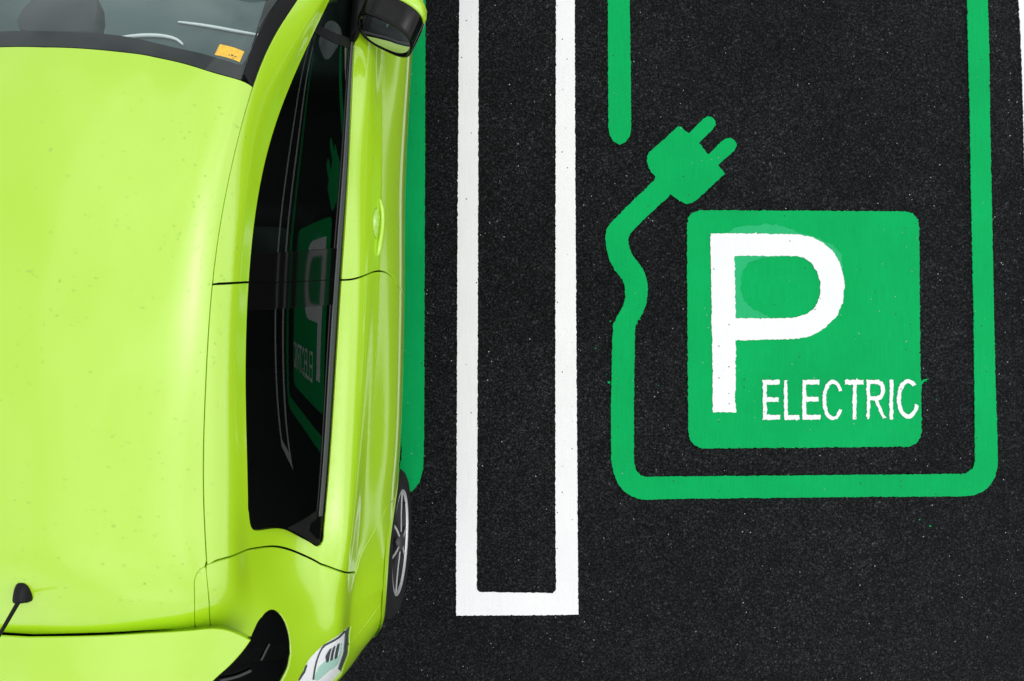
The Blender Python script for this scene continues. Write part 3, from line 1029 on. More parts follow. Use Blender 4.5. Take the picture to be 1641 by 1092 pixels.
panel("rear_bumper", [bp + mir(bp)[1:-1]], M_PAINT, both=False, cuts=CUTS)

panel("rear_wiper", [IP([(352, 1090), (402, 1074), (402.7, 1075.3), (353, 1091.6)], s=(0, 5), t=(10.5, 14))], M_DARKALLOY, off=.004, gap=0, depth=.006, step=.006, both=False)
panel("window_seal", [IP([(418, 1058), (431.3, 1032.8), (432.5, 1033.4), (419.3, 1058.8)], s=(0, 5), t=(10.5, 14))], M_DARKALLOY, off=.002, gap=0, depth=.004, step=.006)

# tail lamp: bright shell behind a clear lens, with its bars
lamp_loop = LAMP + list(reversed(LAMP_B))[1:] + list(reversed(LAMP_R))[1:-1]
lamps = panel("taillight", [lamp_loop], M_LAMPWHITE, off=-.010, gap=.001, depth=0)


def lamp_piece(name, px, mat, off, depth=.003, **kw):
    lp = IP(px, s=(3.4, 8.2), t=(10.5, 15.5))
    ps = panel(name, [lp], mat, off=off, gap=.0008, depth=depth, step=.003, grid=.02, **kw)
    for p, par in zip(ps, lamps): p.parent = par


lamp_piece("lamp_bezel", [(563, 1005), (560.5, 1030), (556, 1056), (549, 1077), (545, 1075), (551.5, 1054), (555.5, 1030), (557.5, 1013)], M_LAMPDARK, -.004)
lamp_piece("lamp_bezel", [(557.5, 1012.5), (521, 1039), (519.5, 1037.8), (555, 1012.5)], M_LAMPDARK, -.006)
lamp_piece("lamp_bezel", [(521, 1038), (503, 1092), (505, 1092.5), (523, 1038.5)], M_LAMPDARK, -.006)
lamp_piece("lamp_bezel", [(492, 1068), (479, 1093), (481.5, 1094), (494, 1070)], M_LAMPDARK, -.006)
for x0 in (528, 534.5, 541.5):
    lamp_piece("lamp_bar", [(x0 + 1.8, 1045 - (x0 - 528) * .62), (x0 + 5.3, 1042 - (x0 - 528) * .62), (x0 + 1.0, 1061.5 - (x0 - 528) * .42), (x0 - 2.6, 1064.5 - (x0 - 528) * .42)], M_LAMPDARK, -.0055)
lamp_piece("reflector", [(552, 1031), (549, 1054), (545, 1066), (530, 1078), (512, 1094), (504.5, 1093), (513, 1072), (521, 1064), (531, 1062), (546, 1053), (549, 1034)], M_LAMPGREEN, -.008)
lens = panel("lens", [lamp_loop], M_LENS, off=-.001, gap=.0015, depth=0)
for p, par in zip(lens, lamps): p.parent = par

# ---- windscreen, bonnet, wings, front bumper (the front of the car lies beyond the upper edge of the picture)
WS_STRIP = 0.030
ws_r = [(sig(2) - WS_STRIP, v) for v in np.linspace(ROOF_FRONT[-1][1] + .01, tau(4.1), 60)]
ws = [p for p in ROOF_FRONT if p[0] < sig(2) - WS_STRIP - .004] + ws_r + [(sig(1), tau(4.1)), (0.0, tau(4.1))]
panel("windscreen", [ws + mir(ws)[1:-1]], M_SCREEN, off=-.003, both=False, depth=0)
band = IP([(62, 46), (110, 47), (160, 50), (215, 57), (260, 68), (310, 79.5), (350, 91), (378, 100)], s=(0, 2.1), t=(4.6, 7))
band[0] = (0.0, band[0][1])
band_side = IP([(388, 101), (395, 92), (402, 78), (410, 50), (419, 20), (427, -8)], s=(0.8, 2.1), t=(4.4, 7))
hole = band + band_side + [(sig(2) - WS_STRIP - .035, tau(4.6)), (sig(2) - WS_STRIP - .06, tau(4.2)), (0.0, tau(4.2))]
panel("screen_border", [ws + mir(ws)[1:-1], hole + mir(hole)[1:-1]], M_FRIT, off=-.008, both=False, depth=0, gap=0.001)
lobe = IP([(62, 52), (85, 50), (110, 47), (135, 42), (148, 30), (152, 12), (151, -12)], s=(0, 1.6), t=(4.4, 6.8))
lobe[0] = (0.0, lobe[0][1])
lobe.append((0.0, lobe[-1][1]))
panel("sensor_cover", [lobe + mir(lobe)[1:-1]], M_SENSOR, off=-.011, both=False, depth=.05, gap=0)
strip = [(sig(2) - WS_STRIP, v) for v in np.linspace(ROOF_FRONT[-1][1] - .012, tau(4.1), 60)] + [(sig(2), v) for v in np.linspace(tau(4.1), ROOF_FRONT[-1][1] + .004, 60)]
panel("screen_trim", [strip], M_BLACK, off=-.001, gap=.001)
bn = [(0.0, tau(2.0)), (sig(2), tau(2.05)), (sig(3), tau(2.2))] + iso_s(3, 2.3, 3.97, 30) + [(sig(2), tau(4.0)), (sig(1), tau(4.0)), (0.0, tau(4.0))]
panel("bonnet", [bn + mir(bn)[1:-1]], M_PAINT, both=False)
cowl = [(0.0, tau(4.0)), (sig(1), tau(4.0)), (sig(2), tau(4.0)), (sig(2) - WS_STRIP, tau(4.1)), (sig(1), tau(4.1)), (0.0, tau(4.1))]
panel("cowl", [cowl + mir(cowl)[1:-1]], M_BLACK, off=-.004, both=False)
wing = (iso_s(3, 2.3, 3.97, 30) + [(sig(3), tau(4.0)), (sig(4.6), tau(4.05)), (sig(5.6), tau(4.25)), (sig(7), tau(4.5)), (sig(8.5), tau(4.68)), (sig(9.9), tau(4.75)), (sig(9.9), tau(1.6)),
        (sig(8), tau(1.55)), (sig(6), tau(1.6)), (sig(5.2), tau(2.5)), (sig(4), tau(2.6))])
panel("front_wing", [wing], M_PAINT, cuts=CUTS)
hl = [(sig(3), tau(2.3)), (sig(4), tau(2.6)), (sig(5.2), tau(2.5)), (sig(6), tau(1.6)), (sig(4.5), tau(1.65)), (sig(3), tau(1.85))]
hls = panel("headlight", [hl], M_LAMPSHELL, off=-.03, depth=0)
for p, par in zip(panel("lens", [hl], M_LENS, off=0, depth=0), hls): p.parent = par
fb = [(0.0, tau(2.0)), (sig(2), tau(2.05)), (sig(3), tau(2.2)), (sig(3), tau(1.85)), (sig(4.5), tau(1.65)), (sig(6), tau(1.6)), (sig(8), tau(1.55)), (sig(9.9), tau(1.6)), (sig(9.9), tau(.05)), (0.0, tau(.05))]
panel("front_bumper", [fb + mir(fb)[1:-1]], M_PAINT, both=False, cuts=CUTS)

gr = [(0.0, tau(.35)), (sig(2.6), tau(.38)), (sig(3.4), tau(.55)), (sig(2.8), tau(.80)), (0.0, tau(.86))]
panel("grille", [gr + mir(gr)[1:-1]], M_BLACK, off=.002, gap=0, depth=.004, both=False)

# ---- side windows and the black parts in and around them
PIL_T = IP([(404, 407.5), (450, 404), (500, 400.5), (549, 397)], s=(3.8, 5.2), t=(6.5, 9.5))
PIL_B = IP([(398, 500), (404, 497), (450, 494), (500, 491), (545, 488)], s=(3.8, 5.2), t=(6.5, 9.5))
PIL_M = IP([(401, 453.5), (450, 452), (500, 450), (548, 448.5)], s=(3.8, 5.2), t=(6.5, 9.5))
for a in (PIL_T, PIL_B, PIL_M):
    a[0] = (sig(4), a[0][1]); a[-1] = (sig(5), a[-1][1])
panel("door_pillar", [PIL_T + list(reversed(PIL_M))], M_GLOSSBLACK, off=-.004, gap=.0016, surf=SG)
panel("door_pillar", [PIL_M + list(reversed(PIL_B))], M_GLOSSBLACK, off=-.004, gap=.0016, surf=SG)
g1 = [(sig(4.55), TIP), (sig(4.2), TIP + .03)] + iso_sq(4, TIP + .09, PIL_T[0][1] + .01, 60) + iso_sq(5, PIL_T[-1][1] + .01, TIP + .05, 60) + [(sig(4.8), TIP + .01)]
panel("side_window", [g1], M_GLASS, off=-.009, gap=0, depth=0, surf=SG)
g2 = iso_sq(4, PIL_B[0][1] - .01, q0, 50) + WIN_REAR[1:-1] + iso_sq(5, q1, PIL_B[-1][1] - .01, 50)
panel("side_window", [g2], M_GLASS, off=-.009, gap=0, depth=0, surf=SG)
wt = [(sig(5) - .040, v) for v in np.linspace(tau(4.72), q1 + .004, 90)] + iso_sq(5, q1 + .004, tau(4.72), 90)
panel("window_trim", [wt], M_GLOSSBLACK, off=-.0055, gap=.0004, depth=.006, surf=SG)
wt = [(sig(5) - .030, v) for v in np.linspace(tau(4.9), q1 - .05, 90)] + [(sig(5) - .014, v) for v in np.linspace(q1 - .05, tau(4.9), 90)]
panel("weather_strip", [wt], M_TRIM, off=-.001, gap=0, depth=.006, surf=SG)
panel("quarter_divider", [IP([(497, 52), (506, 40), (535, 52), (567, 64), (565, 80), (530, 65)], s=(3.9, 5), t=(4.6, 6.6))], M_BLACK, off=-.006, gap=0, depth=.01, surf=SG)
corner = IP([(452, 845), (485, 828), (517.5, 812), (518, 850), (515, 871), (510, 874.5), (500, 869.5), (486, 861.5), (470, 853)], s=(4, 5.2), t=(8.5, 11.6))
cp = panel("corner_trim", [corner], M_BLACK, off=-.006, gap=.001, depth=.004, surf=SG)
hp = IP([(488, 846), (489, 840), (512, 828), (513.5, 850), (511, 866), (500, 857)], s=(4, 5.2), t=(8.5, 11.6))
for p, par in zip(panel("door_handle", [hp], M_GLOSSBLACK, off=-.003, gap=0, depth=.004, surf=SG), cp): p.parent = par

# ---- front door handle: a hollow behind a painted grip
cups = panel("handle_cup", [ell(HCUP, HR[0] + .001, HR[1] + .001)], M_PAINT, gap=0, depth=0, step=.006, grid=.007,
             bowl=lambda v: -.026 * np.clip(1 - ((v[:, 0] - HCUP[0]) / (HR[0] + .001)) ** 2 - ((v[:, 1] - HCUP[1]) / (HR[1] + .001)) ** 2, 0, 1) ** .42)
for p, par in zip(cups, front_doors): p.parent = par
GL = IP([(608, 318), (610.5, 335), (610.5, 358), (608, 385), (605, 412)], s=(6, 8), t=(6, 9))
gq = np.array(smooth_curve(GL, .006))
gp_, gn_ = S(gq), SN(gq)
bm = bmesh.new(); rings = []
for i in range(len(gq)):
    a = i / (len(gq) - 1)
    w = .0115 * (min(1, a * 6) ** .5) * (min(1, (1 - a) * 7) ** .5) + .0008
    lift = .007 * math.sin(math.pi * min(1, max(0, a))) ** .5
    tdir = gp_[min(i + 1, len(gq) - 1)] - gp_[max(i - 1, 0)]; tdir /= np.linalg.norm(tdir)
    sd_ = np.cross(tdir, gn_[i])
    c0 = gp_[i] + gn_[i] * lift
    rings.append([bm.verts.new(tuple(c0 + sd_ * w * math.cos(th) + gn_[i] * w * .75 * math.sin(th))) for th in np.linspace(0, 2 * math.pi, 14, endpoint=False)])
for a, b in zip(rings, rings[1:]):
    for j in range(14): bm.faces.new((a[j], a[(j + 1) % 14], b[(j + 1) % 14], b[j]))
bm.faces.new(rings[0]); bm.faces.new(rings[-1][::-1])
bmesh.ops.recalc_face_normals(bm, faces=bm.faces)
me = bpy.data.meshes.new("door_handle"); bm.to_mesh(me)
for v in bm.verts: v.co.x *= -1
bmesh.ops.reverse_faces(bm, faces=bm.faces)
me2 = bpy.data.meshes.new("door_handle"); bm.to_mesh(me2); bm.free()
link("door_handle", me, M_PAINT, front_doors[0]); link("door_handle", me2, M_PAINT, front_doors[1])

# ---- rear spoiler that overhangs the rear window
SZ = -.036
fr = np.array([L(x, y, z + SZ) for x, y, z in [(35, 1022.5, 1.503), (100, 1022, 1.499), (180, 1019.5, 1.487), (250, 1015.5, 1.465), (313, 1011, 1.434), (338, 1008.7, 1.417), (354, 1009.5, 1.403), (370, 1013.5, 1.387), (386, 1020, 1.369), (400, 1027, 1.352)]])
fr[0, 0] = 0
ed = np.array([L(x, y, z + SZ) for x, y, z in [(400, 1027, 1.352), (394, 1036, 1.356), (383, 1050, 1.362), (363, 1071, 1.376), (338, 1094, 1.390)]] + [(.385, -1.02, 1.372), (.36, -1.05, 1.378)])
re_ = np.array([(0, -1.13, 1.418), (.1, -1.125, 1.416), (.2, -1.11, 1.409), (.3, -1.083, 1.394), (.36, -1.05, 1.378)])


def par_curve(p):
    d = np.concatenate([[0], np.cumsum(np.linalg.norm(np.diff(p, axis=0), axis=1))]); return nat_spline(d / d[-1], p)


fF, fE, fR = par_curve(fr), par_curve(ed), par_curve(re_)
ce = np.array([fr[0] * (1 - b) + re_[0] * b + np.array([0, 0, .012]) * 4 * b * (1 - b) for b in np.linspace(0, 1, 24)])
NA, NB = 40, 24
top = np.zeros((NA, NB, 3))
for i, a in enumerate(np.linspace(0, 1, NA)):
    for j, b in enumerate(np.linspace(0, 1, NB)):
        c0, c1 = ce[j], fE(b); f0, f1 = fF(a), fR(a)
        bil = (1 - a) * (1 - b) * fr[0] + a * (1 - b) * fr[-1] + (1 - a) * b * re_[0] + a * b * re_[-1]
        top[i, j] = (1 - b) * f0 + b * f1 + (1 - a) * c0 + a * c1 - bil
full = np.concatenate([top[::-1] * [-1, 1, 1], top[1:]], 0)
ni = full.shape[0]
bm = bmesh.new()
tv = [[bm.verts.new(tuple(full[i, j])) for j in range(NB)] for i in range(ni)]
for i in range(ni - 1):
    for j in range(NB - 1): bm.faces.new((tv[i][j], tv[i][j + 1], tv[i + 1][j + 1], tv[i + 1][j]))
rim = [(i, 0) for i in range(ni)] + [(ni - 1, j) for j in range(1, NB)] + [(i, NB - 1) for i in range(ni - 2, -1, -1)] + [(0, j) for j in range(NB - 2, 0, -1)]
cen = full.reshape(-1, 3).mean(0)
r1, r2 = [], []
for (i, j) in rim:
    p = full[i, j]; o = p - cen; o[2] = 0; o /= np.linalg.norm(o)
    r1.append(bm.verts.new(tuple(p + o * .002 - np.array([0, 0, .004]))))
    r2.append(bm.verts.new(tuple(p - o * .012 - np.array([0, 0, .034]))))
n_ = len(rim)
for k in range(n_):
    a, b = rim[k], rim[(k + 1) % n_]
    bm.faces.new((tv[a[0]][a[1]], tv[b[0]][b[1]], r1[(k + 1) % n_], r1[k]))
    bm.faces.new((r1[k], r1[(k + 1) % n_], r2[(k + 1) % n_], r2[k]))
bm.faces.new(r2)
rimset = {tv[i][j] for i, j in rim}; r1set = set(r1)
for e in bm.edges:
    if (e.verts[0] in rimset and e.verts[1] in rimset) or (e.verts[0] in r1set and e.verts[1] in r1set): e.smooth = False
bmesh.ops.recalc_face_normals(bm, faces=bm.faces)
from_bm("spoiler", bm, M_PAINT, car)

# ---- dark inner shell behind the shut lines, and the floor pan
ns, nt_ = 64, 150
qs = np.linspace(0, SIG[-1], ns); qt = np.linspace(tau(.05), tau(15.95), nt_)
qq = np.stack(np.meshgrid(qs, qt, indexing='ij'), -1)
cc = ((qq[:-1, :-1] + qq[1:, 1:]) / 2).reshape(-1, 2)
ok = ~(inside(ws + [(0.0 - .1, tau(4.1)), (-.1, ROOF_FRONT[0][1])], cc) | inside(WIN, cc) | inside(glass_r + [(-.1, tau(13.1)), (-.1, tau(11))], cc) | inside(lamp_loop, cc) | inside(hl, cc) | inside(ell(HCUP, HR[0] + .02, HR[1] + .02), cc))
Pq = (S(qq.reshape(-1, 2)) - SN(qq.reshape(-1, 2)) * .017)
vs = [tuple(p) for p in Pq] + [(-p[0], p[1], p[2]) for p in Pq]
pc = S(cc)
for yc, zc, r in CUTS:
    ok &= ~((np.hypot(pc[:, 1] - yc, pc[:, 2] - zc) < r + .012) & (pc[:, 0] > .5))
fs = []
nn_ = len(Pq)
for idx in np.nonzero(ok)[0]:
    i, j = divmod(idx, nt_ - 1)
    a, b, c, d = i * nt_ + j, i * nt_ + j + 1, (i + 1) * nt_ + j + 1, (i + 1) * nt_ + j
    fs.append((a, b, c, d)); fs.append((nn_ + a, nn_ + d, nn_ + c, nn_ + b))
link("body_shell", mesh_from("body_shell", vs, fs), M_MATTE, car)
sill = S([(SIG[-1] - .01, v) for v in np.linspace(tau(.1), tau(15.9), 50)])
frontrow = S([(s_, tau(.1)) for s_ in np.linspace(SIG[-1] - .02, 0, 20)]); rearrow = S([(s_, tau(15.9)) for s_ in np.linspace(SIG[-1] - .02, 0, 20)])
out_ = [(p[0] - .03, p[1], .19) for p in sill if not any(abs(p[1] - w) < .36 for w in (WY_R, WY_F))]
out_.sort(key=lambda p: -p[1])
ring = [(0, 2.45, .19), (.45, 2.38, .19)] + [(.55, WY_F + .34, .19), (.55, WY_F - .34, .19)] + [p for p in out_ if WY_R + .34 < p[1] < WY_F - .34] + [(.55, WY_R + .34, .19), (.55, WY_R - .34, .19), (.45, -1.32, .19), (0, -1.38, .19)]
ring = ring + [(-p[0], p[1], p[2]) for p in ring[-2:0:-1]]
link("floor_pan", mesh_from("floor_pan", ring, [tuple(range(len(ring)))]), M_MATTE, car, smooth=False)

# ---- wheel arches
for yc in (WY_R, WY_F):
    angs = np.linspace(math.radians(-16), math.radians(196), 60)
    ring_q = IS([(yc + ARCH_R * math.cos(a), WZ + ARCH_R * math.sin(a)) for a in angs], s=(6.4, 10), t=(0, 16) if yc > 0 else (8.5, 16)) if yc < 0 else None
    if ring_q is not None:
        us = S(ring_q)[:, 0]
    else:
        us = np.array([np.interp(WZ + ARCH_R * math.sin(a), [.2, .42, .61, .70], [.745, .80, .825, .79]) for a in angs])
    us = np.convolve(np.pad(us, 3, mode='edge'), np.ones(7) / 7, 'valid')
    for sd in (1, -1):
        prof = [(.030, -.006), (.014, .0015), (.004, .004), (-.004, .0015), (-.0065, -.006), (-.0065, -.05)]
        vs, fs = [], []
        for a, u in zip(angs, us):
            for dr, du in prof:
                vs.append((sd * (u + du), yc + (ARCH_R + dr) * math.cos(a), WZ + (ARCH_R + dr) * math.sin(a)))
        m_ = len(prof)
        for i in range(len(angs) - 1):
            for j in range(m_ - 1):
                f = (i * m_ + j, i * m_ + j + 1, (i + 1) * m_ + j + 1, (i + 1) * m_ + j)
                fs.append(f if sd < 0 else f[::-1])
        link("wheel_arch", mesh_from("wheel_arch", vs, fs), M_PAINT, car)
        vs, fs = [], []
        for a, u in zip(angs, us):
            for uu in (u - .02, .52):
                vs.append((sd * uu, yc + (ARCH_R + .004) * math.cos(a), WZ + (ARCH_R + .004) * math.sin(a)))
        vs.append((sd * .52, yc, WZ))
        for i in range(len(angs) - 1):
            fs.append((2 * i, 2 * i + 1, 2 * i + 3, 2 * i + 2)); fs.append((2 * i + 1, len(vs) - 1, 2 * i + 3))
        link("arch_liner", mesh_from("arch_liner", vs, fs), M_MATTE, car)


# ---- wheels
def lathe(prof, n=56):
    """profile of (axial, radius); the axis is x"""
    vs, fs = [], []
    for i in range(n):
        a = 2 * math.pi * i / n
        for x, r in prof: vs.append((x, r * math.cos(a), r * math.sin(a)))
    k = len(prof)
    for i in range(n):
        i2 = (i + 1) % n
        for j in range(k - 1): fs.append((i * k + j, i * k + j + 1, i2 * k + j + 1, i2 * k + j))
    return vs, fs


# x grows outwards; outer face of the tyre at x = 0
tyre_prof = [(-.165, .215), (-.185, .225), (-.192, .255), (-.185, .288), (-.17, .304), (-.15, .310), (-.128, .312), (-.127, .306), (-.120, .306), (-.119, .312), (-.095, .312), (-.092, .306), (-.086, .306),
             (-.083, .312), (-.055, .312), (-.053, .306), (-.046, .306), (-.044, .311), (-.026, .306), (-.012, .294), (-.004, .276), (0, .258), (-.001, .246), (-.0035, .243), (-.0025, .238), (-.006, .226), (-.012, .219), (-.02, .214)]
rim_prof = [(-.165, .212), (-.15, .200), (-.10, .190), (-.04, .196), (-.016, .2035)]
lip_prof = [(-.016, .2035), (-.009, .2085), (-.0065, .2135), (-.007, .2170), (-.0095, .2195), (-.018, .2195)]
wheel_meshes = {}


def spoke_bm(k):
    """one of five Y-shaped spokes: a narrow root that opens into two arms"""
    bm = bmesh.new()
    a0 = math.radians(90 + 72 * k)

    def pt(r, da, x):
        a = a0 + da
        return (x, r * math.cos(a), r * math.sin(a))
    for sgn in (-1, 1):
        pts = []
        for r, c, w, x in [(.030, .10, .16, -.006), (.07, .085, .105, -.010), (.11, .14, .075, -.013), (.16, .225, .060, -.014), (.206, .300, .060, -.013)]:
            pts.append((r, sgn * (c - w * .5), sgn * (c + w * .5), x))
        rows = []
        for r, i0, i1, x in pts:
            rows.append([bm.verts.new(pt(r, i0, x)), bm.verts.new(pt(r, i1, x - .004)), bm.verts.new(pt(r, i1, x - .034)), bm.verts.new(pt(r, i0, x - .034))])
        for a, b in zip(rows, rows[1:]):
            for j in range(4): bm.faces.new((a[j], a[(j + 1) % 4], b[(j + 1) % 4], b[j]))
        bm.faces.new(rows[0]); bm.faces.new(rows[-1][::-1])
    bmesh.ops.recalc_face_normals(bm, faces=bm.faces)
    return bm


def to_mesh(name, bm):
    me = bpy.data.meshes.new(name); bm.to_mesh(me); bm.free(); return me


WM = {
    'tyre': mesh_from("tyre", *lathe(tyre_prof)), 'rim': mesh_from("rim", *lathe(rim_prof)), 'lip': mesh_from("rim_lip", *lathe(lip_prof)),
    'hub': mesh_from("wheel", *lathe([(-.16, .0), (-.16, .07), (-.09, .075), (-.085, .135), (-.065, .138), (-.062, .075), (-.04, .07), (-.035, 0)], 32)),
    'cap': mesh_from("hub_cap", *lathe([(-.02, .042), (-.004, .040), (0, .030), (.001, 0)], 24)),
    'spokes': [to_mesh("spoke", spoke_bm(k)) for k in range(5)],
}
for key, mt in (('tyre', M_RUBBER), ('rim', M_RIMDARK), ('lip', M_ALLOY), ('hub', M_STEEL), ('cap', M_DARKALLOY)): WM[key].materials.append(mt)
for sp_ in WM['spokes']:
    sp_.materials.append(M_SPOKE); sp_.materials.append(M_DARKALLOY); sp_.materials.append(M_ALLOY)
    for p_ in sp_.polygons: p_.material_index = 0 if p_.normal.x > .6 else (2 if p_.area < 2e-4 else 1)
for sd in (1, -1):
    for yc in (WY_R, WY_F):
        hub = link("wheel", WM['hub'], None, car)
        hub.location = (sd * .803, yc, WZ)
        hub.rotation_euler = (random.random() * .1 + (0.32 if yc < 0 else 1.0), 0, 0 if sd > 0 else math.pi)
        link("tyre", WM['tyre'], None, hub); link("rim", WM['rim'], None, hub); link("rim_lip", WM['lip'], None, hub); link("hub_cap", WM['cap'], None, hub)
        for sp_ in WM['spokes']: link("spoke", sp_, None, hub, smooth=False)


# ---- door mirrors
def mirror(sd):
    base = Vector(to_local((-.3935, 1.045, 1.012)))
    ang = math.radians(-25)
    ax = np.array([math.cos(ang), math.sin(ang), 0]); ay = np.array([-math.sin(ang), math.cos(ang), 0]); az = np.array([0, 0, 1.0])
    c = np.array(base)

    def P(u, d, w): return c + ax * u + ay * d + az * w

    def ringp(d, su, sw, sh=0, n=40, e=3.0, dw=0):
        pts = []
        for i in range(n):
            th = 2 * math.pi * i / n
            co, si = math.cos(th), math.sin(th)
            u = su * math.copysign(abs(co) ** (2 / e), co) + sh
            w = sw * math.copysign(abs(si) ** (2 / e), si) + dw
            p = P(u, d, w)
            pts.append((p[0] * sd, p[1], p[2]))
        return pts

    def skin(name, rings, mat, par, caps=(False, False)):
        vs, fs = [], []
        n = len(rings[0])
        for r in rings: vs += r
        for k in range(len(rings) - 1):
            for j in range(n):
                f = (k * n + j, k * n + (j + 1) % n, (k + 1) * n + (j + 1) % n, (k + 1) * n + j)
                fs.append(f if sd < 0 else f[::-1])
        if caps[0]: fs.append(tuple(range(n)))
        if caps[1]: fs.append(tuple(range((len(rings) - 1) * n, len(rings) * n)))
        o = link(name, mesh_from(name, vs, fs), mat, par)
        bm = bmesh.new(); bm.from_mesh(o.data); bmesh.ops.recalc_face_normals(bm, faces=bm.faces); bm.to_mesh(o.data); bm.free()
        return o
    W2, H2 = .100, .062
    TILT = -.42

    def rr(d, k, tl=1.0, kw=None, a0=0.0, a1=2 * math.pi, n=44, sh=0.0, grow=0.0, shear=0.0):
        """one cross-section of the shell, leaning back by TILT at the glass side"""
        pts = []
        kw = k if kw is None else kw
        closed = a1 - a0 > 6.2
        for th in np.linspace(a0, a1, n, endpoint=not closed):
            co, si = math.cos(th), math.sin(th)
            u = (W2 * k + grow) * math.copysign(abs(co) ** (2 / 3.0), co) + sh
            w = (H2 * kw + grow) * math.copysign(abs(si) ** (2 / 2.7), si)
            p = P(u, d - TILT * w * tl + shear * u, w)
            pts.append((p[0] * sd, p[1], p[2]))
        return pts

    def strip(name, rings, mat, par):
        vs, fs = [], []
        n = len(rings[0])
        for r in rings: vs += r
        for k in range(len(rings) - 1):
            for j in range(n - 1):
                f = (k * n + j, k * n + j + 1, (k + 1) * n + j + 1, (k + 1) * n + j)
                fs.append(f if sd < 0 else f[::-1])
        return link(name, mesh_from(name, vs, fs), mat, par)
    head = skin("door_mirror", [rr(-.030, .84), rr(-.048, .885), rr(-.056, .93), rr(-.054, .975), rr(-.042, .995), rr(-.01, 1.0), rr(.020, .995, .8), rr(.045, .97, .5), rr(.075, .88, .3, .86), rr(.095, .72, .2, .66, sh=-.006), rr(.105, .4, .1, .4, sh=-.010), rr(.107, .05, 0, .05, sh=-.012)],
                M_GLOSSBLACK, car, (False, True))
    gl_ = dict(shear=.04, tl=1.62)
    g = skin("mirror_glass", [rr(-.036, .87, **gl_), rr(-.0385, .70, **gl_), rr(-.0405, .45, **gl_), rr(-.0415, .2, **gl_), rr(-.0418, .02, **gl_)], M_CHROME, head, (False, True))
    A0, A1 = math.radians(4), math.radians(176)
    kw_ = dict(a0=A0, a1=A1, n=40)
    cap = strip("mirror_cap", [rr(.034, .975, .7, grow=-.001, **kw_), rr(.034, .980, .7, grow=.0042, **kw_), rr(.050, .97, .5, grow=.0048, **kw_), rr(.075, .88, .3, .86, grow=.0048, **kw_), rr(.097, .72, .2, .66, sh=-.006, grow=.0048, **kw_), rr(.1085, .4, .1, .4, sh=-.010, grow=.0035, **kw_), rr(.1105, .05, 0, .05, sh=-.012, **kw_)], M_PAINT, head)
    # foot that carries the mirror on the door
    bm = bmesh.new()
    a = [P(-.098, -.030, -.055), P(-.098, .055, -.055), P(-.098, .055, .02), P(-.098, -.030, .015)]
    fx = on_line(belt_px, belt_z, 1.05)
    b = [np.array((fx[0] - .01, 1.00, .925)), np.array((fx[0] - .01, 1.15, .925)), np.array((fx[0] - .012, 1.15, .985)), np.array((fx[0] - .012, 1.0, .985))]
    va = [bm.verts.new((p[0] * sd, p[1], p[2])) for p in a]; vb = [bm.verts.new((p[0] * sd, p[1], p[2])) for p in b]
    for j in range(4): bm.faces.new((va[j], va[(j + 1) % 4], vb[(j + 1) % 4], vb[j]))
    bm.faces.new(va); bm.faces.new(vb[::-1])
    bmesh.ops.bevel(bm, geom=bm.edges[:], offset=.010, segments=3, affect='EDGES')
    bmesh.ops.recalc_face_normals(bm, faces=bm.faces)
    from_bm("mirror_foot", bm, M_BLACK, head)


mirror(1); mirror(-1)

# ---- aerial
bm = bmesh.new()
prev = None
for k, (z, w, l, dy) in enumerate([(1.470, .0225, .031, 0), (1.490, .022, .030, 0), (1.500, .018, .025, -.002), (1.509, .013, .017, -.008), (1.512, .006, .008, -.012)]):
    ring = [bm.verts.new((w * math.copysign(abs(math.cos(t)) ** .6, math.cos(t)) * (1 - .25 * math.sin(t)), -.650 + dy + l * math.copysign(abs(math.sin(t)) ** .7, math.sin(t)), z)) for t in np.linspace(0, 2 * math.pi, 24, endpoint=False)]
    if prev:
        for j in range(24): bm.faces.new((prev[j], prev[(j + 1) % 24], ring[(j + 1) % 24], ring[j]))
    prev = ring
bm.faces.new(prev)
bmesh.ops.recalc_face_normals(bm, faces=bm.faces)
aer = from_bm("aerial", bm, M_BLACK, car)
bm = bmesh.new()
prev = None
a, b = np.array((0, -.670, 1.504)), np.array((0, -.785, 1.635))
dr = (b - a) / np.linalg.norm(b - a); n1 = np.array((1, 0, 0)); n2 = np.cross(dr, n1)
for f in np.linspace(0, 1, 12):
    r = .0055 * (1 - f) + .0035 * f
    ring = [bm.verts.new(tuple(a + (b - a) * f + n1 * r * math.cos(t) + n2 * r * math.sin(t))) for t in np.linspace(0, 2 * math.pi, 12, endpoint=False)]
    if prev:
        for j in range(12): bm.faces.new((prev[j], prev[(j + 1) % 12], ring[(j + 1) % 12], ring[j]))
    prev = ring
bm.faces.new(prev)
bmesh.ops.recalc_face_normals(bm, faces=bm.faces)
from_bm("rod", bm, M_BLACK, aer)

# ---- sticker on the windscreen
st_l = IP([(352, 70.5), (391.5, 82.5), (384, 99.5), (343.5, 87.7)], s=(.5, 2.2), t=(4.6, 6.9))
stk = panel("sticker", [st_l], M_STICKER, off=-.0015, gap=0, depth=0, both=False)[0]
for (x, y, r) in [(372, 88.5, 2.0), (377, 90.6, 1.5), (367.5, 88, 1.2), (374, 93.5, 1.0)]:
    p_ = IP([(x - r, y - r * .7), (x + r * .8, y - r * .4), (x + r, y + r * .7), (x - r * .6, y + r * .6)], s=(.5, 2.2), t=(4.6, 6.9))
    panel("stamp", [p_], M_LAMPDARK, off=-.0007, gap=0, depth=0, both=False, parent=stk, step=.002, grid=.01)


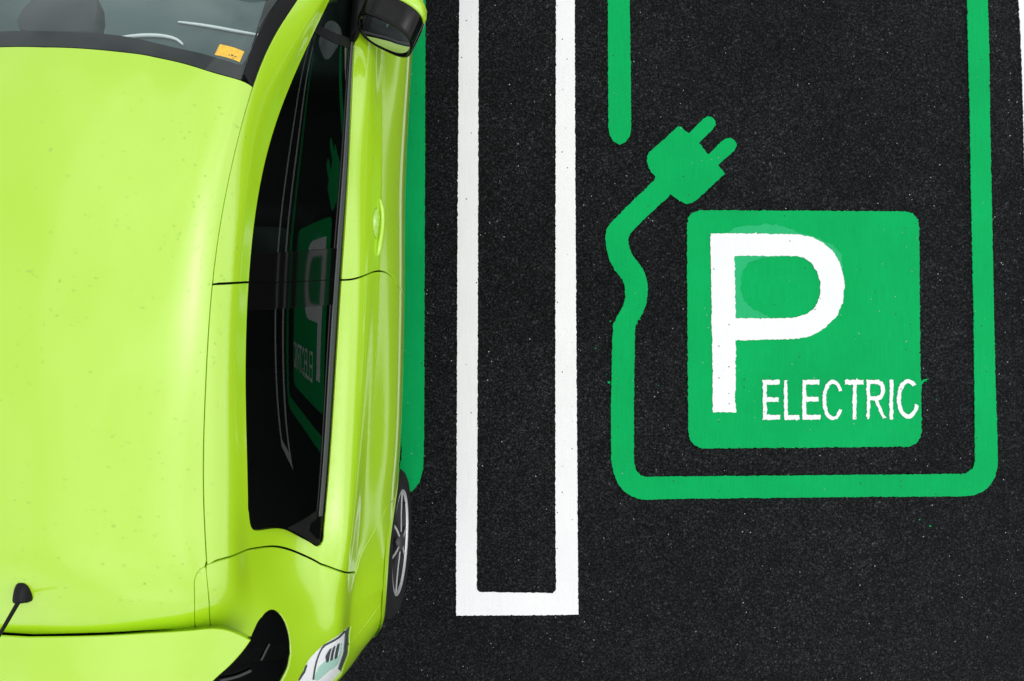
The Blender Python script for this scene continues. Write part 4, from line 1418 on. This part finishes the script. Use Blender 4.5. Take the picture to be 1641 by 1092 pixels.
# ---- cabin: seats, dashboard, steering wheel
def soft_box(name, size, loc, mat, bev=.04, rot=(0, 0, 0), parent=None, taper=1.0):
    bm = bmesh.new()
    bmesh.ops.create_cube(bm, size=1.0)
    for v in bm.verts:
        k = taper if v.co.z > 0 else 1.0
        v.co = Vector((v.co.x * size[0] * k, v.co.y * size[1], v.co.z * size[2]))
    bmesh.ops.bevel(bm, geom=bm.edges[:], offset=bev, segments=4, affect='EDGES', profile=.6)
    o = from_bm(name, bm, mat, parent or car)
    o.location = loc; o.rotation_euler = rot
    return o


for sd in (1, -1):
    st_ = soft_box("front_seat", (.50, .52, .18), (.41 * sd, .70, .38), M_SEAT, .06)
    soft_box("backrest", (.48, .14, .62), (0, -.27, .36), M_SEAT, .055, (math.radians(14), 0, 0), st_, .82)
    soft_box("headrest", (.27, .10, .18), (0, -.39, .76), M_SEATLIGHT, .04, (math.radians(10), 0, 0), st_)
bench = soft_box("rear_seat", (1.22, .50, .18), (0, -.36, .44), M_SEAT, .06)
soft_box("backrest", (1.20, .14, .58), (0, -.27, .34), M_SEAT, .05, (math.radians(18), 0, 0), bench, .92)
for u in (-.38, .38): soft_box("headrest", (.26, .09, .16), (u, -.40, .68), M_SEAT, .035, (math.radians(10), 0, 0), bench)
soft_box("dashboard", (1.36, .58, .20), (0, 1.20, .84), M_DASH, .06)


def glint_streak(pts, r):  # bright reflection streak of the windscreen, shaped as an added white tube
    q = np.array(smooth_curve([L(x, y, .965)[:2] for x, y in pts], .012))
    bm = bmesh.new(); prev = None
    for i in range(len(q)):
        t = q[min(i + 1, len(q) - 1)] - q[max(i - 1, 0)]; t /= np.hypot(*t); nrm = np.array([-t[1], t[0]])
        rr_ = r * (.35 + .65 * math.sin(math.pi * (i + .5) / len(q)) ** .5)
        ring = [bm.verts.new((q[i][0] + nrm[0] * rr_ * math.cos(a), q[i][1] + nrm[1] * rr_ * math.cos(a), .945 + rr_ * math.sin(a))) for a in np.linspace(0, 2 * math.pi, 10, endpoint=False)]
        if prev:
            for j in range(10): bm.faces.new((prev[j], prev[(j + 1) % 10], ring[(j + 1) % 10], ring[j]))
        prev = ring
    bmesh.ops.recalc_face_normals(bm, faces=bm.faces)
    from_bm("glint_streak", bm, M_GLINT, car)


M_GLINT = simple("white_glint", (0.9, 0.92, 0.92), 0.15, coat=1.0)  # glare of the windscreen streaks put into a white colour, no cabin trim
glint_streak([(281, 31), (325, 37), (370, 45), (419, 53.5)], .0058)
glint_streak([(183, 57), (215, 53.5), (245, 53), (268, 56), (281, 61), (289, 68)], .0070)
soft_box("centre_console", (.20, .80, .22), (0, .78, .50), M_SEAT, .04)
bm = bmesh.new()
R_, r_ = .18, .016
ringv = [[bm.verts.new(((R_ + r_ * math.cos(b)) * math.cos(a), (R_ + r_ * math.cos(b)) * math.sin(a), r_ * math.sin(b))) for b in np.linspace(0, 2 * math.pi, 10, endpoint=False)] for a in np.linspace(0, 2 * math.pi, 40, endpoint=False)]
for i in range(40):
    for j in range(10): bm.faces.new((ringv[i][j], ringv[(i + 1) % 40][j], ringv[(i + 1) % 40][(j + 1) % 10], ringv[i][(j + 1) % 10]))
sw = from_bm("steering_wheel", bm, M_BLACK, car)
sw.location = (-.36, .92, .86); sw.rotation_euler = (math.radians(-62), 0, 0)
soft_box("wheel_boss", (.34, .10, .05), (0, 0, -.01), M_BLACK, .02, parent=sw)
soft_box("rear_view_mirror", (.22, .035, .065), (0, .72, 1.33), M_BLACK, .015)

# ---- rain drops beaded on the lacquer
dv, df = [], []


def drop(q, r, squash):
    p, n = S([q])[0], SN([q])[0]
    t1 = np.cross(n, (0, 1, 0)); t1 /= np.linalg.norm(t1); t2 = np.cross(n, t1)
    ph = rng.random() * 6.28
    el = rng.uniform(.8, 1.25)
    b = len(dv)
    for lev, (rr, hh) in enumerate([(1.0, -.12), (.97, .16), (.72, .62), (.38, .90)]):
        for k in range(8):
            a = k * math.pi / 4 + lev * .2
            wob = 1 + .14 * math.sin(2 * a + ph)
            x, y = rr * r * wob * math.cos(a) * el, rr * r * wob * math.sin(a) / el
            dv.append(tuple(p + t1 * x + t2 * y + n * (hh * r * squash)))
    dv.append(tuple(p + n * r * squash))
    for lev in range(3):
        for k in range(8):
            df.append((b + lev * 8 + k, b + lev * 8 + (k + 1) % 8, b + (lev + 1) * 8 + (k + 1) % 8, b + (lev + 1) * 8 + k))
    for k in range(8): df.append((b + 24 + k, b + 24 + (k + 1) % 8, b + 32))


cl = [(rng.uniform(-.02, sig(2.4)), rng.uniform(tau(6.1), tau(10))) for _ in range(26)]
for i in range(520):
    if i % 2:
        c_ = cl[rng.integers(len(cl))]
        q = (c_[0] + rng.normal(0, .04), c_[1] + rng.normal(0, .05))
    else:
        q = (rng.uniform(-sig(2), sig(3.2)) if rng.random() < .35 else sig(2.6) * rng.random() ** .7, rng.uniform(tau(6.25), tau(10.0)))
    if not (tau(6.25) < q[1] < tau(10.05)) or abs(q[0]) > sig(3.3): continue
    if q[1] < ROOF_FRONT[-1][1] + .03 and abs(q[0]) > .2: continue
    if abs(abs(q[0]) - sig(2)) < .008: continue
    r = .0011 + .0021 * rng.random() ** 2.2 + (.0020 if rng.random() < .05 else 0)
    drop(q, r, rng.uniform(.42, .62))
for i in range(70):
    q = (rng.uniform(sig(5.05), sig(6.6)), rng.uniform(tau(5.4), tau(11.5)))
    drop(q, .0010 + .0014 * rng.random() ** 2, .5)
wd = link("water_drops", mesh_from("water_drops", dv, df), M_WATER, car)
tag(wd, kind="stuff")
